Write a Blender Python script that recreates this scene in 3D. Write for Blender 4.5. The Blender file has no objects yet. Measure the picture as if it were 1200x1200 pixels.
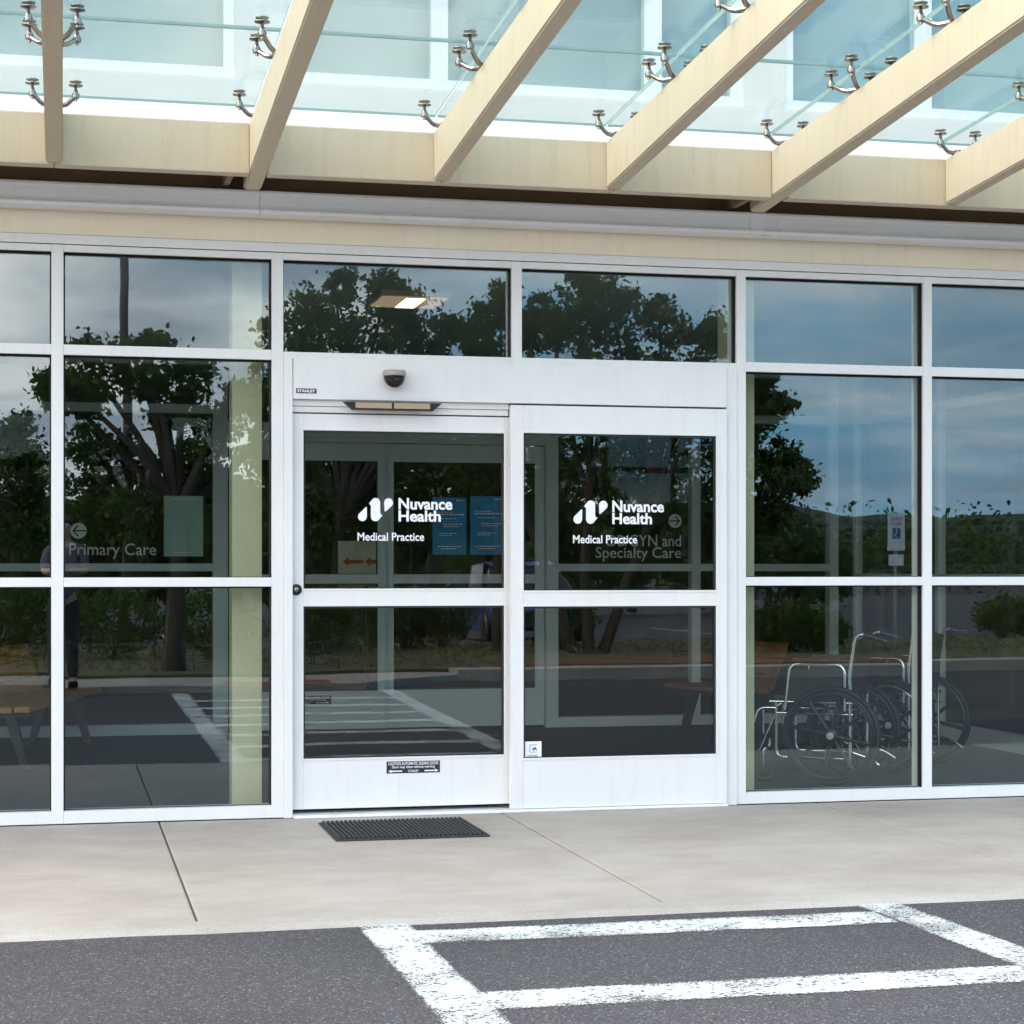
import bpy, bmesh, math, random
import numpy as np
from mathutils import Vector, Matrix, noise as mnoise
random.seed(7); rng = np.random.default_rng(7)
S = bpy.context.scene
COL = S.collection
R = math.radians

# ------------------------------------------------------------------ camera calibration helpers
F, H, D, HZ = 2261.0, 1.31, 10.19, 668.0
TH = math.atan2(527, 2261); CT, ST = math.cos(TH), math.sin(TH)
def at(u, v, Y):                       # photograph point -> world point on the vertical plane y = Y
    a = (u - 600) / F; b = (HZ - v) / F
    t = (Y + D) / (CT - a * ST)
    return Vector((t * (ST + a * CT), Y, H + t * b))
def gr(u, v, z=0.0):                   # photograph point -> world point on the level z
    a = (u - 600) / F; b = (HZ - v) / F
    t = (z - H) / b
    return Vector((t * (ST + a * CT), t * (CT - a * ST) - D, z))
def rf(u, v, o):                       # point seen mirrored in the glass, standing o metres in front of the facade
    p = at(u, v, o); return Vector((p.x, -o, p.z))
def rfs(o, u=600):                     # pixels per metre of the mirrored view
    a = (u - 600) / F
    return F / ((o + D) / (CT - a * ST))

# ------------------------------------------------------------------ materials
def mat(name): 
    m = bpy.data.materials.new(name); m.use_nodes = True
    nt = m.node_tree; nt.nodes.clear()
    out = nt.nodes.new('ShaderNodeOutputMaterial')
    return m, nt, out
def N(nt, t, **kw):
    n = nt.nodes.new(t)
    for k, v in kw.items():
        if k in n.inputs: n.inputs[k].default_value = v
        else: setattr(n, k, v)
    return n
def L(nt, a, b): nt.links.new(a, b)
def noise_node(nt, scale, detail=4, rough=.55, vec=None, stretch=None):
    tc = N(nt, 'ShaderNodeTexCoord'); src = tc.outputs['Object']
    if stretch:
        mp = N(nt, 'ShaderNodeMapping'); mp.inputs['Scale'].default_value = stretch
        L(nt, src, mp.inputs['Vector']); src = mp.outputs['Vector']
    n = N(nt, 'ShaderNodeTexNoise'); n.inputs['Scale'].default_value = scale
    n.inputs['Detail'].default_value = detail; n.inputs['Roughness'].default_value = rough
    L(nt, src, n.inputs['Vector']); return n
def ramp(nt, fac, stops):
    r = N(nt, 'ShaderNodeValToRGB'); e = r.color_ramp.elements
    while len(e) < len(stops): e.new(0.5)
    for i, (p, c) in enumerate(stops):
        e[i].position = p; e[i].color = (*c, 1) if len(c) == 3 else c
    L(nt, fac, r.inputs['Fac']); return r
def pmat(name, col, rough=.5, metal=0, var=.06, scale=6, bump=0, bscale=200, stretch=None, spec=.5, coat=0):
    m, nt, out = mat(name)
    p = N(nt, 'ShaderNodeBsdfPrincipled')
    p.inputs['Roughness'].default_value = rough; p.inputs['Metallic'].default_value = metal
    p.inputs['Specular IOR Level'].default_value = spec
    p.inputs['Coat Weight'].default_value = coat
    n = noise_node(nt, scale, 5, .6, stretch=stretch)
    lo = tuple(max(0, c * (1 - var)) for c in col); hi = tuple(min(1, c * (1 + var)) for c in col)
    r = ramp(nt, n.outputs['Fac'], [(.3, lo), (.7, hi)])
    L(nt, r.outputs['Color'], p.inputs['Base Color'])
    if bump:
        n2 = noise_node(nt, bscale, 3, .6)
        b = N(nt, 'ShaderNodeBump'); b.inputs['Strength'].default_value = bump; b.inputs['Distance'].default_value = .01
        L(nt, n2.outputs['Fac'], b.inputs['Height']); L(nt, b.outputs['Normal'], p.inputs['Normal'])
    L(nt, p.outputs['BSDF'], out.inputs['Surface'])
    return m
def grimy(name, col, rough=.45, dirt=(.55, .48, .40), amt=.35, streak=(6, 6, .5), spots=0.0, bump=0):
    """painted metal with faint uneven tone, vertical water streaks and a few small marks"""
    m, nt, out = mat(name); p = N(nt, 'ShaderNodeBsdfPrincipled')
    a = noise_node(nt, 1.7, 6, .65); b = noise_node(nt, 3.0, 6, .7, stretch=streak); c = noise_node(nt, 26, 4, .7)
    r1 = ramp(nt, a.outputs['Fac'], [(.3, tuple(x * .955 for x in col)), (.7, tuple(min(1, x * 1.03) for x in col))])
    r2 = ramp(nt, b.outputs['Fac'], [(.50, (0, 0, 0)), (.78, (amt, amt, amt))])
    r3 = ramp(nt, c.outputs['Fac'], [(.66, (0, 0, 0)), (.72, (.5 * amt + spots, .5 * amt + spots, .5 * amt + spots))])
    s_ = N(nt, 'ShaderNodeMath', operation='ADD', use_clamp=True); L(nt, r2.outputs[0], s_.inputs[0]); L(nt, r3.outputs[0], s_.inputs[1])
    mx = N(nt, 'ShaderNodeMix', data_type='RGBA'); L(nt, s_.outputs[0], mx.inputs[0]); L(nt, r1.outputs[0], mx.inputs[6])
    mx.inputs[7].default_value = (*[x * d for x, d in zip(col, dirt)], 1)
    L(nt, mx.outputs[2], p.inputs['Base Color'])
    rr = ramp(nt, a.outputs['Fac'], [(.3, (rough - .08,) * 3), (.7, (rough + .1,) * 3)]); L(nt, rr.outputs[0], p.inputs['Roughness'])
    if bump:
        bp = N(nt, 'ShaderNodeBump'); bp.inputs['Strength'].default_value = bump; bp.inputs['Distance'].default_value = .01
        L(nt, c.outputs['Fac'], bp.inputs['Height']); L(nt, bp.outputs['Normal'], p.inputs['Normal'])
    L(nt, p.outputs[0], out.inputs['Surface']); return m
M = {}
M['white'] = grimy('white_powder_coat', (.75, .735, .735), .42, amt=.14)
M['inner_white'] = pmat('anodised_inner_frame', (.62, .66, .66), .45, var=.03, scale=2)
M['cream'] = grimy('cream_paint_steel', (.68, .565, .41), .5, dirt=(.72, .64, .56), amt=.4, streak=(9, 5, .6), spots=.06, bump=.03)
M['fascia'] = grimy('cream_fascia_panel', (.86, .745, .585), .55, dirt=(.75, .68, .6), amt=.3, streak=(7, 7, .3))
M['soffit'] = pmat('shade_brown_soffit', (.26, .19, .12), .7, var=.1)  # dark brown paints in the shade of the recess behind the back beam
M['gutter'] = grimy('grey_gutter_metal', (.82, .82, .84), .3, dirt=(.7, .68, .66), amt=.14, streak=(8, 8, .4))
M['stucco'] = grimy('white_stucco', (.80, .785, .765), .8, dirt=(.8, .76, .7), amt=.3, streak=(4, 4, .4), bump=.1)
M['upper_frame'] = pmat('upper_window_frame_white', (.86, .87, .87), .4, var=.02)
M['blind'] = pmat('pale_blind', (.53, .545, .53), .7, var=.05, scale=1.2)
M['black'] = pmat('black_rubber', (.012, .012, .013), .6, var=.2)
M['blackplastic'] = pmat('black_plastic', (.007, .007, .009), .3, var=.1)
M['decal_white'] = pmat('white_vinyl', (.85, .85, .88), .5, var=.01)
M['frost'] = pmat('frosted_grey_vinyl', (.78, .80, .78), .6, var=.02)
M['decal_black'] = pmat('black_label', (.018, .018, .025), .45, var=.1)
M['chrome'] = pmat('brushed_steel_fitting', (.31, .27, .24), .24, metal=1, var=.2, scale=20)
M['chromew'] = pmat('chrome_tube', (.82, .83, .84), .14, metal=1, var=.05, scale=20)
M['vinyl'] = pmat('navy_black_vinyl', (.008, .011, .017), .5, var=.15, bump=.05)
M['tyre'] = pmat('dark_tyre', (.010, .011, .013), .6, var=.15)
M['spoke'] = pmat('dark_mag_wheel', (.014, .015, .017), .35, var=.1)
M['hubgrey'] = pmat('pale_grey_cap', (.55, .57, .56), .4, var=.05)
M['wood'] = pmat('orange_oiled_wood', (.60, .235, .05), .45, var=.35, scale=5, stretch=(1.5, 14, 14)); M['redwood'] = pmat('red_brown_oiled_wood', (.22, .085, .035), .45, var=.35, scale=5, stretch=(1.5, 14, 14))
M['darkmetal'] = pmat('dark_cast_metal', (.035, .037, .045), .45, var=.2, metal=.3)
M['pillar'] = pmat('pale_yellow_wall_paint', (.55, .50, .34), .7, var=.03, scale=2)
M['plaster'] = pmat('vestibule_wall', (.34, .33, .30), .8, var=.04)
M['ceiling'] = pmat('vestibule_ceiling', (.40, .40, .39), .85, var=.04)
M['carpet'] = pmat('dark_blue_grey_carpet', (.042, .062, .09), .95, var=.4, scale=45, bump=.4, bscale=300)
M['lobbywall'] = pmat('brown_lobby_wall', (.075, .055, .038), .8, var=.15, scale=1.2)
M['lobbyfloor'] = pmat('lobby_floor', (.07, .06, .055), .5, var=.15)
M['mat'] = pmat('ribbed_rubber_mat', (.035, .034, .036), .8, var=.3, scale=80)
M['blueposter'] = pmat('blue_poster', (.02, .28, .62), .5, var=.25, scale=6)
M['notice'] = pmat('pale_green_notice', (.36, .52, .46), .6, var=.06, scale=4)
M['signbeige'] = pmat('beige_sign', (.85, .74, .58), .6, var=.05)
M['red'] = pmat('red_arrow', (.55, .06, .03), .5, var=.05)
M['teal'] = pmat('teal_picture', (.03, .16, .15), .5, var=.8, scale=5)
M['bark'] = pmat('tree_bark', (.06, .045, .035), .9, var=.4, scale=8, bump=.6, bscale=25)
M['bronze'] = pmat('dark_bronze_pole', (.03, .026, .022), .5, var=.1)
M['blue'] = pmat('blue_sign_panel', (.02, .09, .36), .4, var=.03)
M['galv'] = pmat('galvanised_post', (.4, .41, .42), .45, metal=.7, var=.1)
M['mulch'] = pmat('orange_brown_mulch', (.19, .085, .035), .95, var=.5, scale=30, bump=.6, bscale=60)
M['pad'] = pmat('red_tactile_pad', (.33, .07, .045), .8, var=.15, scale=20, bump=.5, bscale=90)
M['carblue'] = pmat('blue_car_paint', (.025, .075, .36), .18, var=.05, coat=.8)
M['carglass'] = pmat('dark_car_glass', (.01, .012, .014), .05, var=.05)
M['skin'] = pmat('skin', (.5, .28, .2), .55, var=.05)
M['shirt'] = pmat('lilac_shirt', (.15, .115, .16), .8, var=.08, scale=12)
M['jeans'] = pmat('dark_trousers', (.015, .016, .024), .85, var=.1)
M['hair'] = pmat('brown_hair', (.035, .022, .014), .6, var=.2)

def glass_mat(name, refl, tint, rough=0.0, rcol=(1, 1, 1), fs=1.0):
    m, nt, out = mat(name)
    tr = N(nt, 'ShaderNodeBsdfTransparent'); tr.inputs['Color'].default_value = (*tint, 1)
    gl = N(nt, 'ShaderNodeBsdfGlossy'); gl.inputs['Roughness'].default_value = rough
    gl.inputs['Color'].default_value = (*rcol, 1)
    fr = N(nt, 'ShaderNodeFresnel'); fr.inputs['IOR'].default_value = 1.5
    # same reflectance from both sides of a pane (no total internal reflection in the thin sheet)
    ge = N(nt, 'ShaderNodeNewGeometry'); io = N(nt, 'ShaderNodeMath', operation='MULTIPLY_ADD'); io.inputs[1].default_value = 1 / 1.5 - 1.5; io.inputs[2].default_value = 1.5
    L(nt, ge.outputs['Backfacing'], io.inputs[0]); L(nt, io.outputs[0], fr.inputs['IOR'])
    ad = N(nt, 'ShaderNodeMath', operation='MULTIPLY_ADD', use_clamp=True); ad.inputs[1].default_value = fs; ad.inputs[2].default_value = refl
    L(nt, fr.outputs['Fac'], ad.inputs[0])
    # a film of dust and fine waviness on the pane
    n = noise_node(nt, 1.3, 2, .5); b = N(nt, 'ShaderNodeBump')
    b.inputs['Strength'].default_value = .25; b.inputs['Distance'].default_value = .002
    L(nt, n.outputs['Fac'], b.inputs['Height']); L(nt, b.outputs['Normal'], gl.inputs['Normal'])
    mx = N(nt, 'ShaderNodeMixShader'); L(nt, ad.outputs[0], mx.inputs['Fac'])
    L(nt, tr.outputs[0], mx.inputs[1]); L(nt, gl.outputs[0], mx.inputs[2])
    L(nt, mx.outputs[0], out.inputs['Surface']); return m
M['glass'] = glass_mat('tinted_reflective_glass', .032, (.90, .94, .925), rcol=(.86, .95, 1))
M['doorglass'] = glass_mat('door_glass', .024, (.90, .93, .915), rcol=(.95, .98, 1))
M['innerglass'] = glass_mat('inner_clear_glass', .0, (.95, .965, .955), fs=.3)
M['upperglass'] = glass_mat('upper_window_glass', .03, (.86, .92, .93))
M['canopyglass'] = glass_mat('aqua_canopy_glass', .0, (.865, .905, .895), rcol=(.85, 1, 1), fs=.35)
M['glassedge'] = pmat('green_glass_edge', (.27, .40, .38), .15, var=.1)

def emit_mat(name, col, st):
    m, nt, out = mat(name); e = N(nt, 'ShaderNodeEmission'); e.inputs['Color'].default_value = (*col, 1)
    e.inputs['Strength'].default_value = st; L(nt, e.outputs[0], out.inputs['Surface']); return m
M['lamp'] = emit_mat('warm_lamp_glow', (1, .8, .58), 2.2); M['lampdim'] = emit_mat('warm_lamp_glow_panel', (1, .72, .48), .28)  # lampdim: weak emission in place of lamp light falling on the housing
M['troffer'] = pmat('cream_lamp_housing', (.6, .5, .38), .5)

def concrete_mat(name, a, b, c):
    m, nt, out = mat(name); p = N(nt, 'ShaderNodeBsdfPrincipled'); p.inputs['Roughness'].default_value = .88
    big = noise_node(nt, 1.1, 8, .68); fine = noise_node(nt, 140, 3, .7); strk = noise_node(nt, 2.6, 8, .72, stretch=(.8, 1.6, 1))
    r1 = ramp(nt, big.outputs['Fac'], [(.38, a), (.5, b), (.62, c)])
    r2 = ramp(nt, fine.outputs['Fac'], [(.3, (.78, .78, .78)), (.7, (1.14, 1.14, 1.14))])
    r3 = ramp(nt, strk.outputs['Fac'], [(.35, (.86, .83, .80)), (.6, (1.04, 1.04, 1.04))])
    m1 = N(nt, 'ShaderNodeMix', data_type='RGBA', blend_type='MULTIPLY'); m1.inputs[0].default_value = 1
    m2 = N(nt, 'ShaderNodeMix', data_type='RGBA', blend_type='MULTIPLY'); m2.inputs[0].default_value = .6
    L(nt, r1.outputs[0], m1.inputs[6]); L(nt, r2.outputs[0], m1.inputs[7])
    L(nt, m1.outputs[2], m2.inputs[6]); L(nt, r3.outputs[0], m2.inputs[7])
    # sparse dark specks and small spots
    vor = N(nt, 'ShaderNodeTexVoronoi'); vor.inputs['Scale'].default_value = 9
    tc = N(nt, 'ShaderNodeTexCoord'); L(nt, tc.outputs['Object'], vor.inputs['Vector'])
    r4 = ramp(nt, vor.outputs['Distance'], [(.035, (.55, .5, .45)), (.06, (1, 1, 1))])
    m3 = N(nt, 'ShaderNodeMix', data_type='RGBA', blend_type='MULTIPLY'); m3.inputs[0].default_value = .55
    L(nt, m2.outputs[2], m3.inputs[6]); L(nt, r4.outputs[0], m3.inputs[7])
    L(nt, m3.outputs[2], p.inputs['Base Color'])
    bp = N(nt, 'ShaderNodeBump'); bp.inputs['Strength'].default_value = .25; bp.inputs['Distance'].default_value = .004
    L(nt, fine.outputs['Fac'], bp.inputs['Height']); L(nt, bp.outputs['Normal'], p.inputs['Normal'])
    L(nt, p.outputs[0], out.inputs['Surface']); return m
M['concrete'] = concrete_mat('tan_concrete', (.385, .322, .284), (.42, .357, .318), (.455, .396, .356))
M['kerb'] = concrete_mat('pale_kerb_concrete', (.37, .325, .29), (.41, .365, .33), (.45, .405, .37))
M['joint'] = pmat('dark_joint_fill', (.095, .08, .065), .95, var=.3, scale=30)

def asphalt_mat():
    m, nt, out = mat('asphalt'); p = N(nt, 'ShaderNodeBsdfPrincipled'); p.inputs['Roughness'].default_value = .9
    tc = N(nt, 'ShaderNodeTexCoord')
    v = N(nt, 'ShaderNodeTexVoronoi'); v.inputs['Scale'].default_value = 190; L(nt, tc.outputs['Object'], v.inputs['Vector'])
    sep = N(nt, 'ShaderNodeSeparateColor'); L(nt, v.outputs['Color'], sep.inputs[0])
    r = ramp(nt, sep.outputs[0], [(0, (.036, .031, .034)), (.55, (.070, .062, .068)), (.93, (.105, .094, .10)), (1, (.30, .28, .28))])
    n = noise_node(nt, .55, 5, .6); r2 = ramp(nt, n.outputs['Fac'], [(.3, (.80, .79, .80)), (.5, (1, 1, 1)), (.7, (1.16, 1.14, 1.13))])
    n3 = noise_node(nt, 260, 2, .6); r3 = ramp(nt, n3.outputs['Fac'], [(.35, (.6, .6, .6)), (.65, (1.3, 1.3, 1.3))])
    a = N(nt, 'ShaderNodeMix', data_type='RGBA', blend_type='MULTIPLY'); a.inputs[0].default_value = 1
    b = N(nt, 'ShaderNodeMix', data_type='RGBA', blend_type='MULTIPLY'); b.inputs[0].default_value = 1
    L(nt, r.outputs[0], a.inputs[6]); L(nt, r2.outputs[0], a.inputs[7]); L(nt, a.outputs[2], b.inputs[6]); L(nt, r3.outputs[0], b.inputs[7])
    L(nt, b.outputs[2], p.inputs['Base Color'])
    bp = N(nt, 'ShaderNodeBump'); bp.inputs['Strength'].default_value = .7; bp.inputs['Distance'].default_value = .006
    L(nt, v.outputs['Distance'], bp.inputs['Height']); L(nt, bp.outputs['Normal'], p.inputs['Normal'])
    L(nt, p.outputs[0], out.inputs['Surface']); return m
M['asphalt'] = asphalt_mat()

def paint_mat():
    m, nt, out = mat('worn_white_road_paint'); p = N(nt, 'ShaderNodeBsdfPrincipled'); p.inputs['Roughness'].default_value = .8
    big = noise_node(nt, 7, 4, .6); r = ramp(nt, big.outputs['Fac'], [(.3, (.54, .53, .52)), (.65, (.69, .68, .68))])
    L(nt, r.outputs[0], p.inputs['Base Color'])
    wear = noise_node(nt, 130, 5, .8); edge = N(nt, 'ShaderNodeUVMap'); sp = N(nt, 'ShaderNodeSeparateXYZ')
    L(nt, edge.outputs[0], sp.inputs[0])
    # uv.x runs 0..1 across the stripe: wear grows toward both edges
    a = N(nt, 'ShaderNodeMath', operation='SUBTRACT'); a.inputs[1].default_value = .5; L(nt, sp.outputs[0], a.inputs[0])
    b = N(nt, 'ShaderNodeMath', operation='ABSOLUTE'); L(nt, a.outputs[0], b.inputs[0])
    c = N(nt, 'ShaderNodeMath', operation='POWER'); c.inputs[1].default_value = 9; L(nt, b.outputs[0], c.inputs[0])
    d = N(nt, 'ShaderNodeMath', operation='MULTIPLY'); d.inputs[1].default_value = 120; L(nt, c.outputs[0], d.inputs[0])
    mid = noise_node(nt, 3, 3, .6); e0 = N(nt, 'ShaderNodeMath', operation='MULTIPLY_ADD'); e0.inputs[1].default_value = -.4; e0.inputs[2].default_value = .2
    L(nt, mid.outputs['Fac'], e0.inputs[0])
    s1 = N(nt, 'ShaderNodeMath', operation='SUBTRACT'); L(nt, wear.outputs['Fac'], s1.inputs[0]); L(nt, d.outputs[0], s1.inputs[1])
    s2 = N(nt, 'ShaderNodeMath', operation='ADD'); L(nt, s1.outputs[0], s2.inputs[0]); L(nt, e0.outputs[0], s2.inputs[1])
    rr = ramp(nt, s2.outputs[0], [(.43, (0, 0, 0)), (.46, (1, 1, 1))])
    # chipped pits where the aggregate shows through
    tc = N(nt, 'ShaderNodeTexCoord'); vo = N(nt, 'ShaderNodeTexVoronoi'); vo.inputs['Scale'].default_value = 85; L(nt, tc.outputs['Object'], vo.inputs['Vector'])
    se = N(nt, 'ShaderNodeSeparateColor'); L(nt, vo.outputs['Color'], se.inputs[0])
    q1 = N(nt, 'ShaderNodeMath', operation='MULTIPLY_ADD'); q1.inputs[1].default_value = -.6; q1.inputs[2].default_value = .30; L(nt, mid.outputs['Fac'], q1.inputs[0])
    q2 = N(nt, 'ShaderNodeMath', operation='ADD'); L(nt, se.outputs[0], q2.inputs[0]); L(nt, q1.outputs[0], q2.inputs[1])
    q3 = N(nt, 'ShaderNodeMath', operation='MULTIPLY_ADD'); q3.inputs[1].default_value = -1.6; L(nt, d.outputs[0], q3.inputs[0]); L(nt, q2.outputs[0], q3.inputs[2])
    r5 = ramp(nt, q3.outputs[0], [(.09, (.15, .15, .15)), (.12, (1, 1, 1))])
    mn = N(nt, 'ShaderNodeMath', operation='MULTIPLY'); L(nt, rr.outputs[0], mn.inputs[0]); L(nt, r5.outputs[0], mn.inputs[1]); rr = mn
    tr = N(nt, 'ShaderNodeBsdfTransparent'); mx = N(nt, 'ShaderNodeMixShader')
    L(nt, rr.outputs[0], mx.inputs[0]); L(nt, tr.outputs[0], mx.inputs[1]); L(nt, p.outputs[0], mx.inputs[2])
    L(nt, mx.outputs[0], out.inputs['Surface']); return m
M['paint'] = paint_mat()

def leaf_mat(name, dark, mid, light):
    m, nt, out = mat(name)
    g = N(nt, 'ShaderNodeNewGeometry'); r = ramp(nt, g.outputs['Random Per Island'], [(0, dark), (.6, mid), (1, light)])
    n = noise_node(nt, .9, 3, .5); r2 = ramp(nt, n.outputs['Fac'], [(.3, (.7, .72, .7)), (.7, (1.25, 1.2, 1.05))])
    x = N(nt, 'ShaderNodeMix', data_type='RGBA', blend_type='MULTIPLY'); x.inputs[0].default_value = 1
    L(nt, r.outputs[0], x.inputs[6]); L(nt, r2.outputs[0], x.inputs[7])
    d = N(nt, 'ShaderNodeBsdfDiffuse'); t = N(nt, 'ShaderNodeBsdfTranslucent')
    L(nt, x.outputs[2], d.inputs[0]); L(nt, x.outputs[2], t.inputs[0])
    mx = N(nt, 'ShaderNodeMixShader'); mx.inputs[0].default_value = .4
    L(nt, d.outputs[0], mx.inputs[1]); L(nt, t.outputs[0], mx.inputs[2]); L(nt, mx.outputs[0], out.inputs['Surface'])
    return m
M['leaf'] = leaf_mat('tree_leaves', (.045, .08, .025), (.09, .145, .048), (.14, .21, .07))
M['leafy'] = leaf_mat('shrub_leaves', (.05, .09, .022), (.10, .16, .04), (.16, .21, .06))
M['leafd'] = leaf_mat('dark_wood_leaves', (.035, .06, .024), (.066, .105, .036), (.11, .15, .05))
M['grass'] = leaf_mat('dry_grass', (.13, .13, .045), (.22, .20, .08), (.30, .26, .12))
M['soil'] = pmat('dry_lawn', (.11, .10, .05), .95, var=.45, scale=6, bump=.5, bscale=40)
M['hill'] = pmat('wooded_hill', (.02, .03, .015), .95, var=.55, scale=.06)

# ------------------------------------------------------------------ mesh builder
class MB:
    def __init__(s): s.v = []; s.f = []; s.mi = []; s.sm = []
    def add(s, vs, fs, mi=0, smooth=False):
        o = len(s.v); s.v += [tuple(p) for p in vs]
        for f in fs: s.f.append(tuple(i + o for i in f)); s.mi.append(mi); s.sm.append(smooth)
    def box(s, x0, x1, y0, y1, z0, z1, mi=0, bev=0):
        if bev <= 0:
            vs = [(x, y, z) for x in (x0, x1) for y in (y0, y1) for z in (z0, z1)]
            s.add(vs, [(0, 1, 3, 2), (4, 6, 7, 5), (0, 4, 5, 1), (2, 3, 7, 6), (0, 2, 6, 4), (1, 5, 7, 3)], mi)
        else:
            bm = bmesh.new(); bmesh.ops.create_cube(bm, size=1)
            for v in bm.verts: v.co = Vector((x0 + (v.co.x + .5) * (x1 - x0), y0 + (v.co.y + .5) * (y1 - y0), z0 + (v.co.z + .5) * (z1 - z0)))
            bmesh.ops.bevel(bm, geom=bm.edges[:], offset=bev, segments=2, affect='EDGES', profile=.7)
            s.bm(bm, mi)
        return s
    def bm(s, bm, mi=0, smooth=False, mtx=None):
        bm.verts.index_update()
        s.add([(mtx @ v.co) if mtx else v.co[:] for v in bm.verts], [[v.index for v in f.verts] for f in bm.faces], mi, smooth); bm.free()
    def prism(s, pts, x0, x1, axis='x', mi=0):     # polygon extruded; pts are (y,z) for x, (x,z) for y, (x,y) for z
        n = len(pts)
        def mk(p, t): return {'x': (t, p[0], p[1]), 'y': (p[0], t, p[1]), 'z': (p[0], p[1], t)}[axis]
        vs = [mk(p, x0) for p in pts] + [mk(p, x1) for p in pts]
        fs = [tuple(range(n))[::-1], tuple(range(n, 2 * n))] + [(i, (i + 1) % n, n + (i + 1) % n, n + i) for i in range(n)]
        s.add(vs, fs, mi); return s
    def tube(s, pts, r, seg=10, mi=0, cap=True, closed=False):
        pts = [Vector(p) for p in pts]; n = len(pts); rs = r if isinstance(r, (list, tuple)) else [r] * n
        rings = []; up = None
        for i, p in enumerate(pts):
            if closed: d = pts[(i + 1) % n] - pts[i - 1]
            else: d = pts[min(i + 1, n - 1)] - pts[max(i - 1, 0)]
            if d.length < 1e-9: d = Vector((0, 0, 1))
            d.normalize()
            if up is None:
                up = d.cross(Vector((0, 0, 1))); 
                if up.length < .05: up = d.cross(Vector((1, 0, 0)))
            up = (up - d * up.dot(d)); up.normalize(); w = d.cross(up)
            rings.append([p + (up * math.cos(2 * math.pi * k / seg) + w * math.sin(2 * math.pi * k / seg)) * rs[i] for k in range(seg)])
        vs = [q for rg in rings for q in rg]; fs = []
        m = n if closed else n - 1
        for i in range(m):
            j = (i + 1) % n
            for k in range(seg): fs.append((i * seg + k, i * seg + (k + 1) % seg, j * seg + (k + 1) % seg, j * seg + k))
        if cap and not closed: fs += [tuple(range(seg))[::-1], tuple(range((n - 1) * seg, n * seg))]
        s.add(vs, fs, mi, True); return s
    def lathe(s, prof, c, axis=(0, 0, 1), seg=20, mi=0):     # prof: (radius, height) pairs
        ax = Vector(axis).normalized(); c = Vector(c)
        u = ax.cross(Vector((0, 0, 1)))
        if u.length < .05: u = ax.cross(Vector((1, 0, 0)))
        u.normalize(); w = ax.cross(u); vs = []; n = len(prof)
        for r_, h in prof: vs += [c + ax * h + (u * math.cos(2 * math.pi * k / seg) + w * math.sin(2 * math.pi * k / seg)) * r_ for k in range(seg)]
        fs = [(i * seg + k, i * seg + (k + 1) % seg, (i + 1) * seg + (k + 1) % seg, (i + 1) * seg + k) for i in range(n - 1) for k in range(seg)]
        fs += [tuple(range(seg))[::-1], tuple(range((n - 1) * seg, n * seg))]
        s.add(vs, fs, mi, True); return s
    def build(s, name, m, parent=None, rnd=False):
        me = bpy.data.meshes.new(name); me.from_pydata(s.v, [], s.f)
        for q in (m if isinstance(m, (list, tuple)) else [m]): me.materials.append(q)
        me.polygons.foreach_set('material_index', s.mi); me.polygons.foreach_set('use_smooth', s.sm)
        me.validate(); me.update()
        bm = bmesh.new(); bm.from_mesh(me); bmesh.ops.recalc_face_normals(bm, faces=bm.faces[:]); bm.to_mesh(me); bm.free()
        if any(s.sm): 
            try: me.set_sharp_from_angle(angle=R(40))
            except Exception: pass
        o = bpy.data.objects.new(name, me); COL.objects.link(o)
        if parent: o.parent = parent
        return o
def tag(o, label=None, cat=None, group=None, kind=None):
    if label: o['label'] = label
    if cat: o['category'] = cat
    if group: o['group'] = group
    if kind: o['kind'] = kind
    return o
def empty(name, loc=(0, 0, 0), label=None, cat=None, group=None, rz=0):
    o = bpy.data.objects.new(name, None); COL.objects.link(o); o.location = loc; o.rotation_euler = (0, 0, rz)
    o.empty_display_size = .1
    return tag(o, label, cat, group)
def copy_tree(o, parent=None):
    c = o.copy(); COL.objects.link(c)
    if parent: c.parent = parent
    for ch in list(o.children): copy_tree(ch, c)
    return c
def lab(o, t): o['label'] = t; return o

def text_mb(mb, txt, x0, x1, z0, z1, y, bold=0.0, flip=False, depth=.0008, mi=0, keep=None):
    """writing on a vertical plane, fitted to the box x0..x1, z0..z1 (ink extents)"""
    cu = bpy.data.curves.new('t', 'FONT'); cu.body = txt; cu.size = 1; cu.offset = bold; cu.resolution_u = 4
    o = bpy.data.objects.new('t', cu); COL.objects.link(o)
    dg = bpy.context.evaluated_depsgraph_get(); me = bpy.data.meshes.new_from_object(o.evaluated_get(dg))
    xs = [v.co.x for v in me.vertices]; ys = [v.co.y for v in me.vertices]
    ax, bx, ay, by = min(xs), max(xs), min(ys), max(ys)
    bm = bmesh.new(); bm.from_mesh(me)
    bmesh.ops.remove_doubles(bm, verts=bm.verts[:], dist=1e-5)
    r_ = bmesh.ops.extrude_face_region(bm, geom=bm.faces[:])
    tv = [e for e in r_['geom'] if isinstance(e, bmesh.types.BMVert)]
    ts = set(tv)
    for v in bm.verts:
        X = x0 + (v.co.x - ax) / (bx - ax) * (x1 - x0); Z = z0 + (v.co.y - ay) / (by - ay) * (z1 - z0)
        v.co = Vector((X, y - (depth if (v in ts) != flip else 0), Z))
    mb.bm(bm, mi)
    bpy.data.objects.remove(o); bpy.data.meshes.remove(me); bpy.data.curves.remove(cu)
def arc(cx, cz, r_, a0, a1, n=10): return [(cx + r_ * math.cos(R(a0 + (a1 - a0) * i / n)), cz + r_ * math.sin(R(a0 + (a1 - a0) * i / n))) for i in range(n + 1)]

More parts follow.
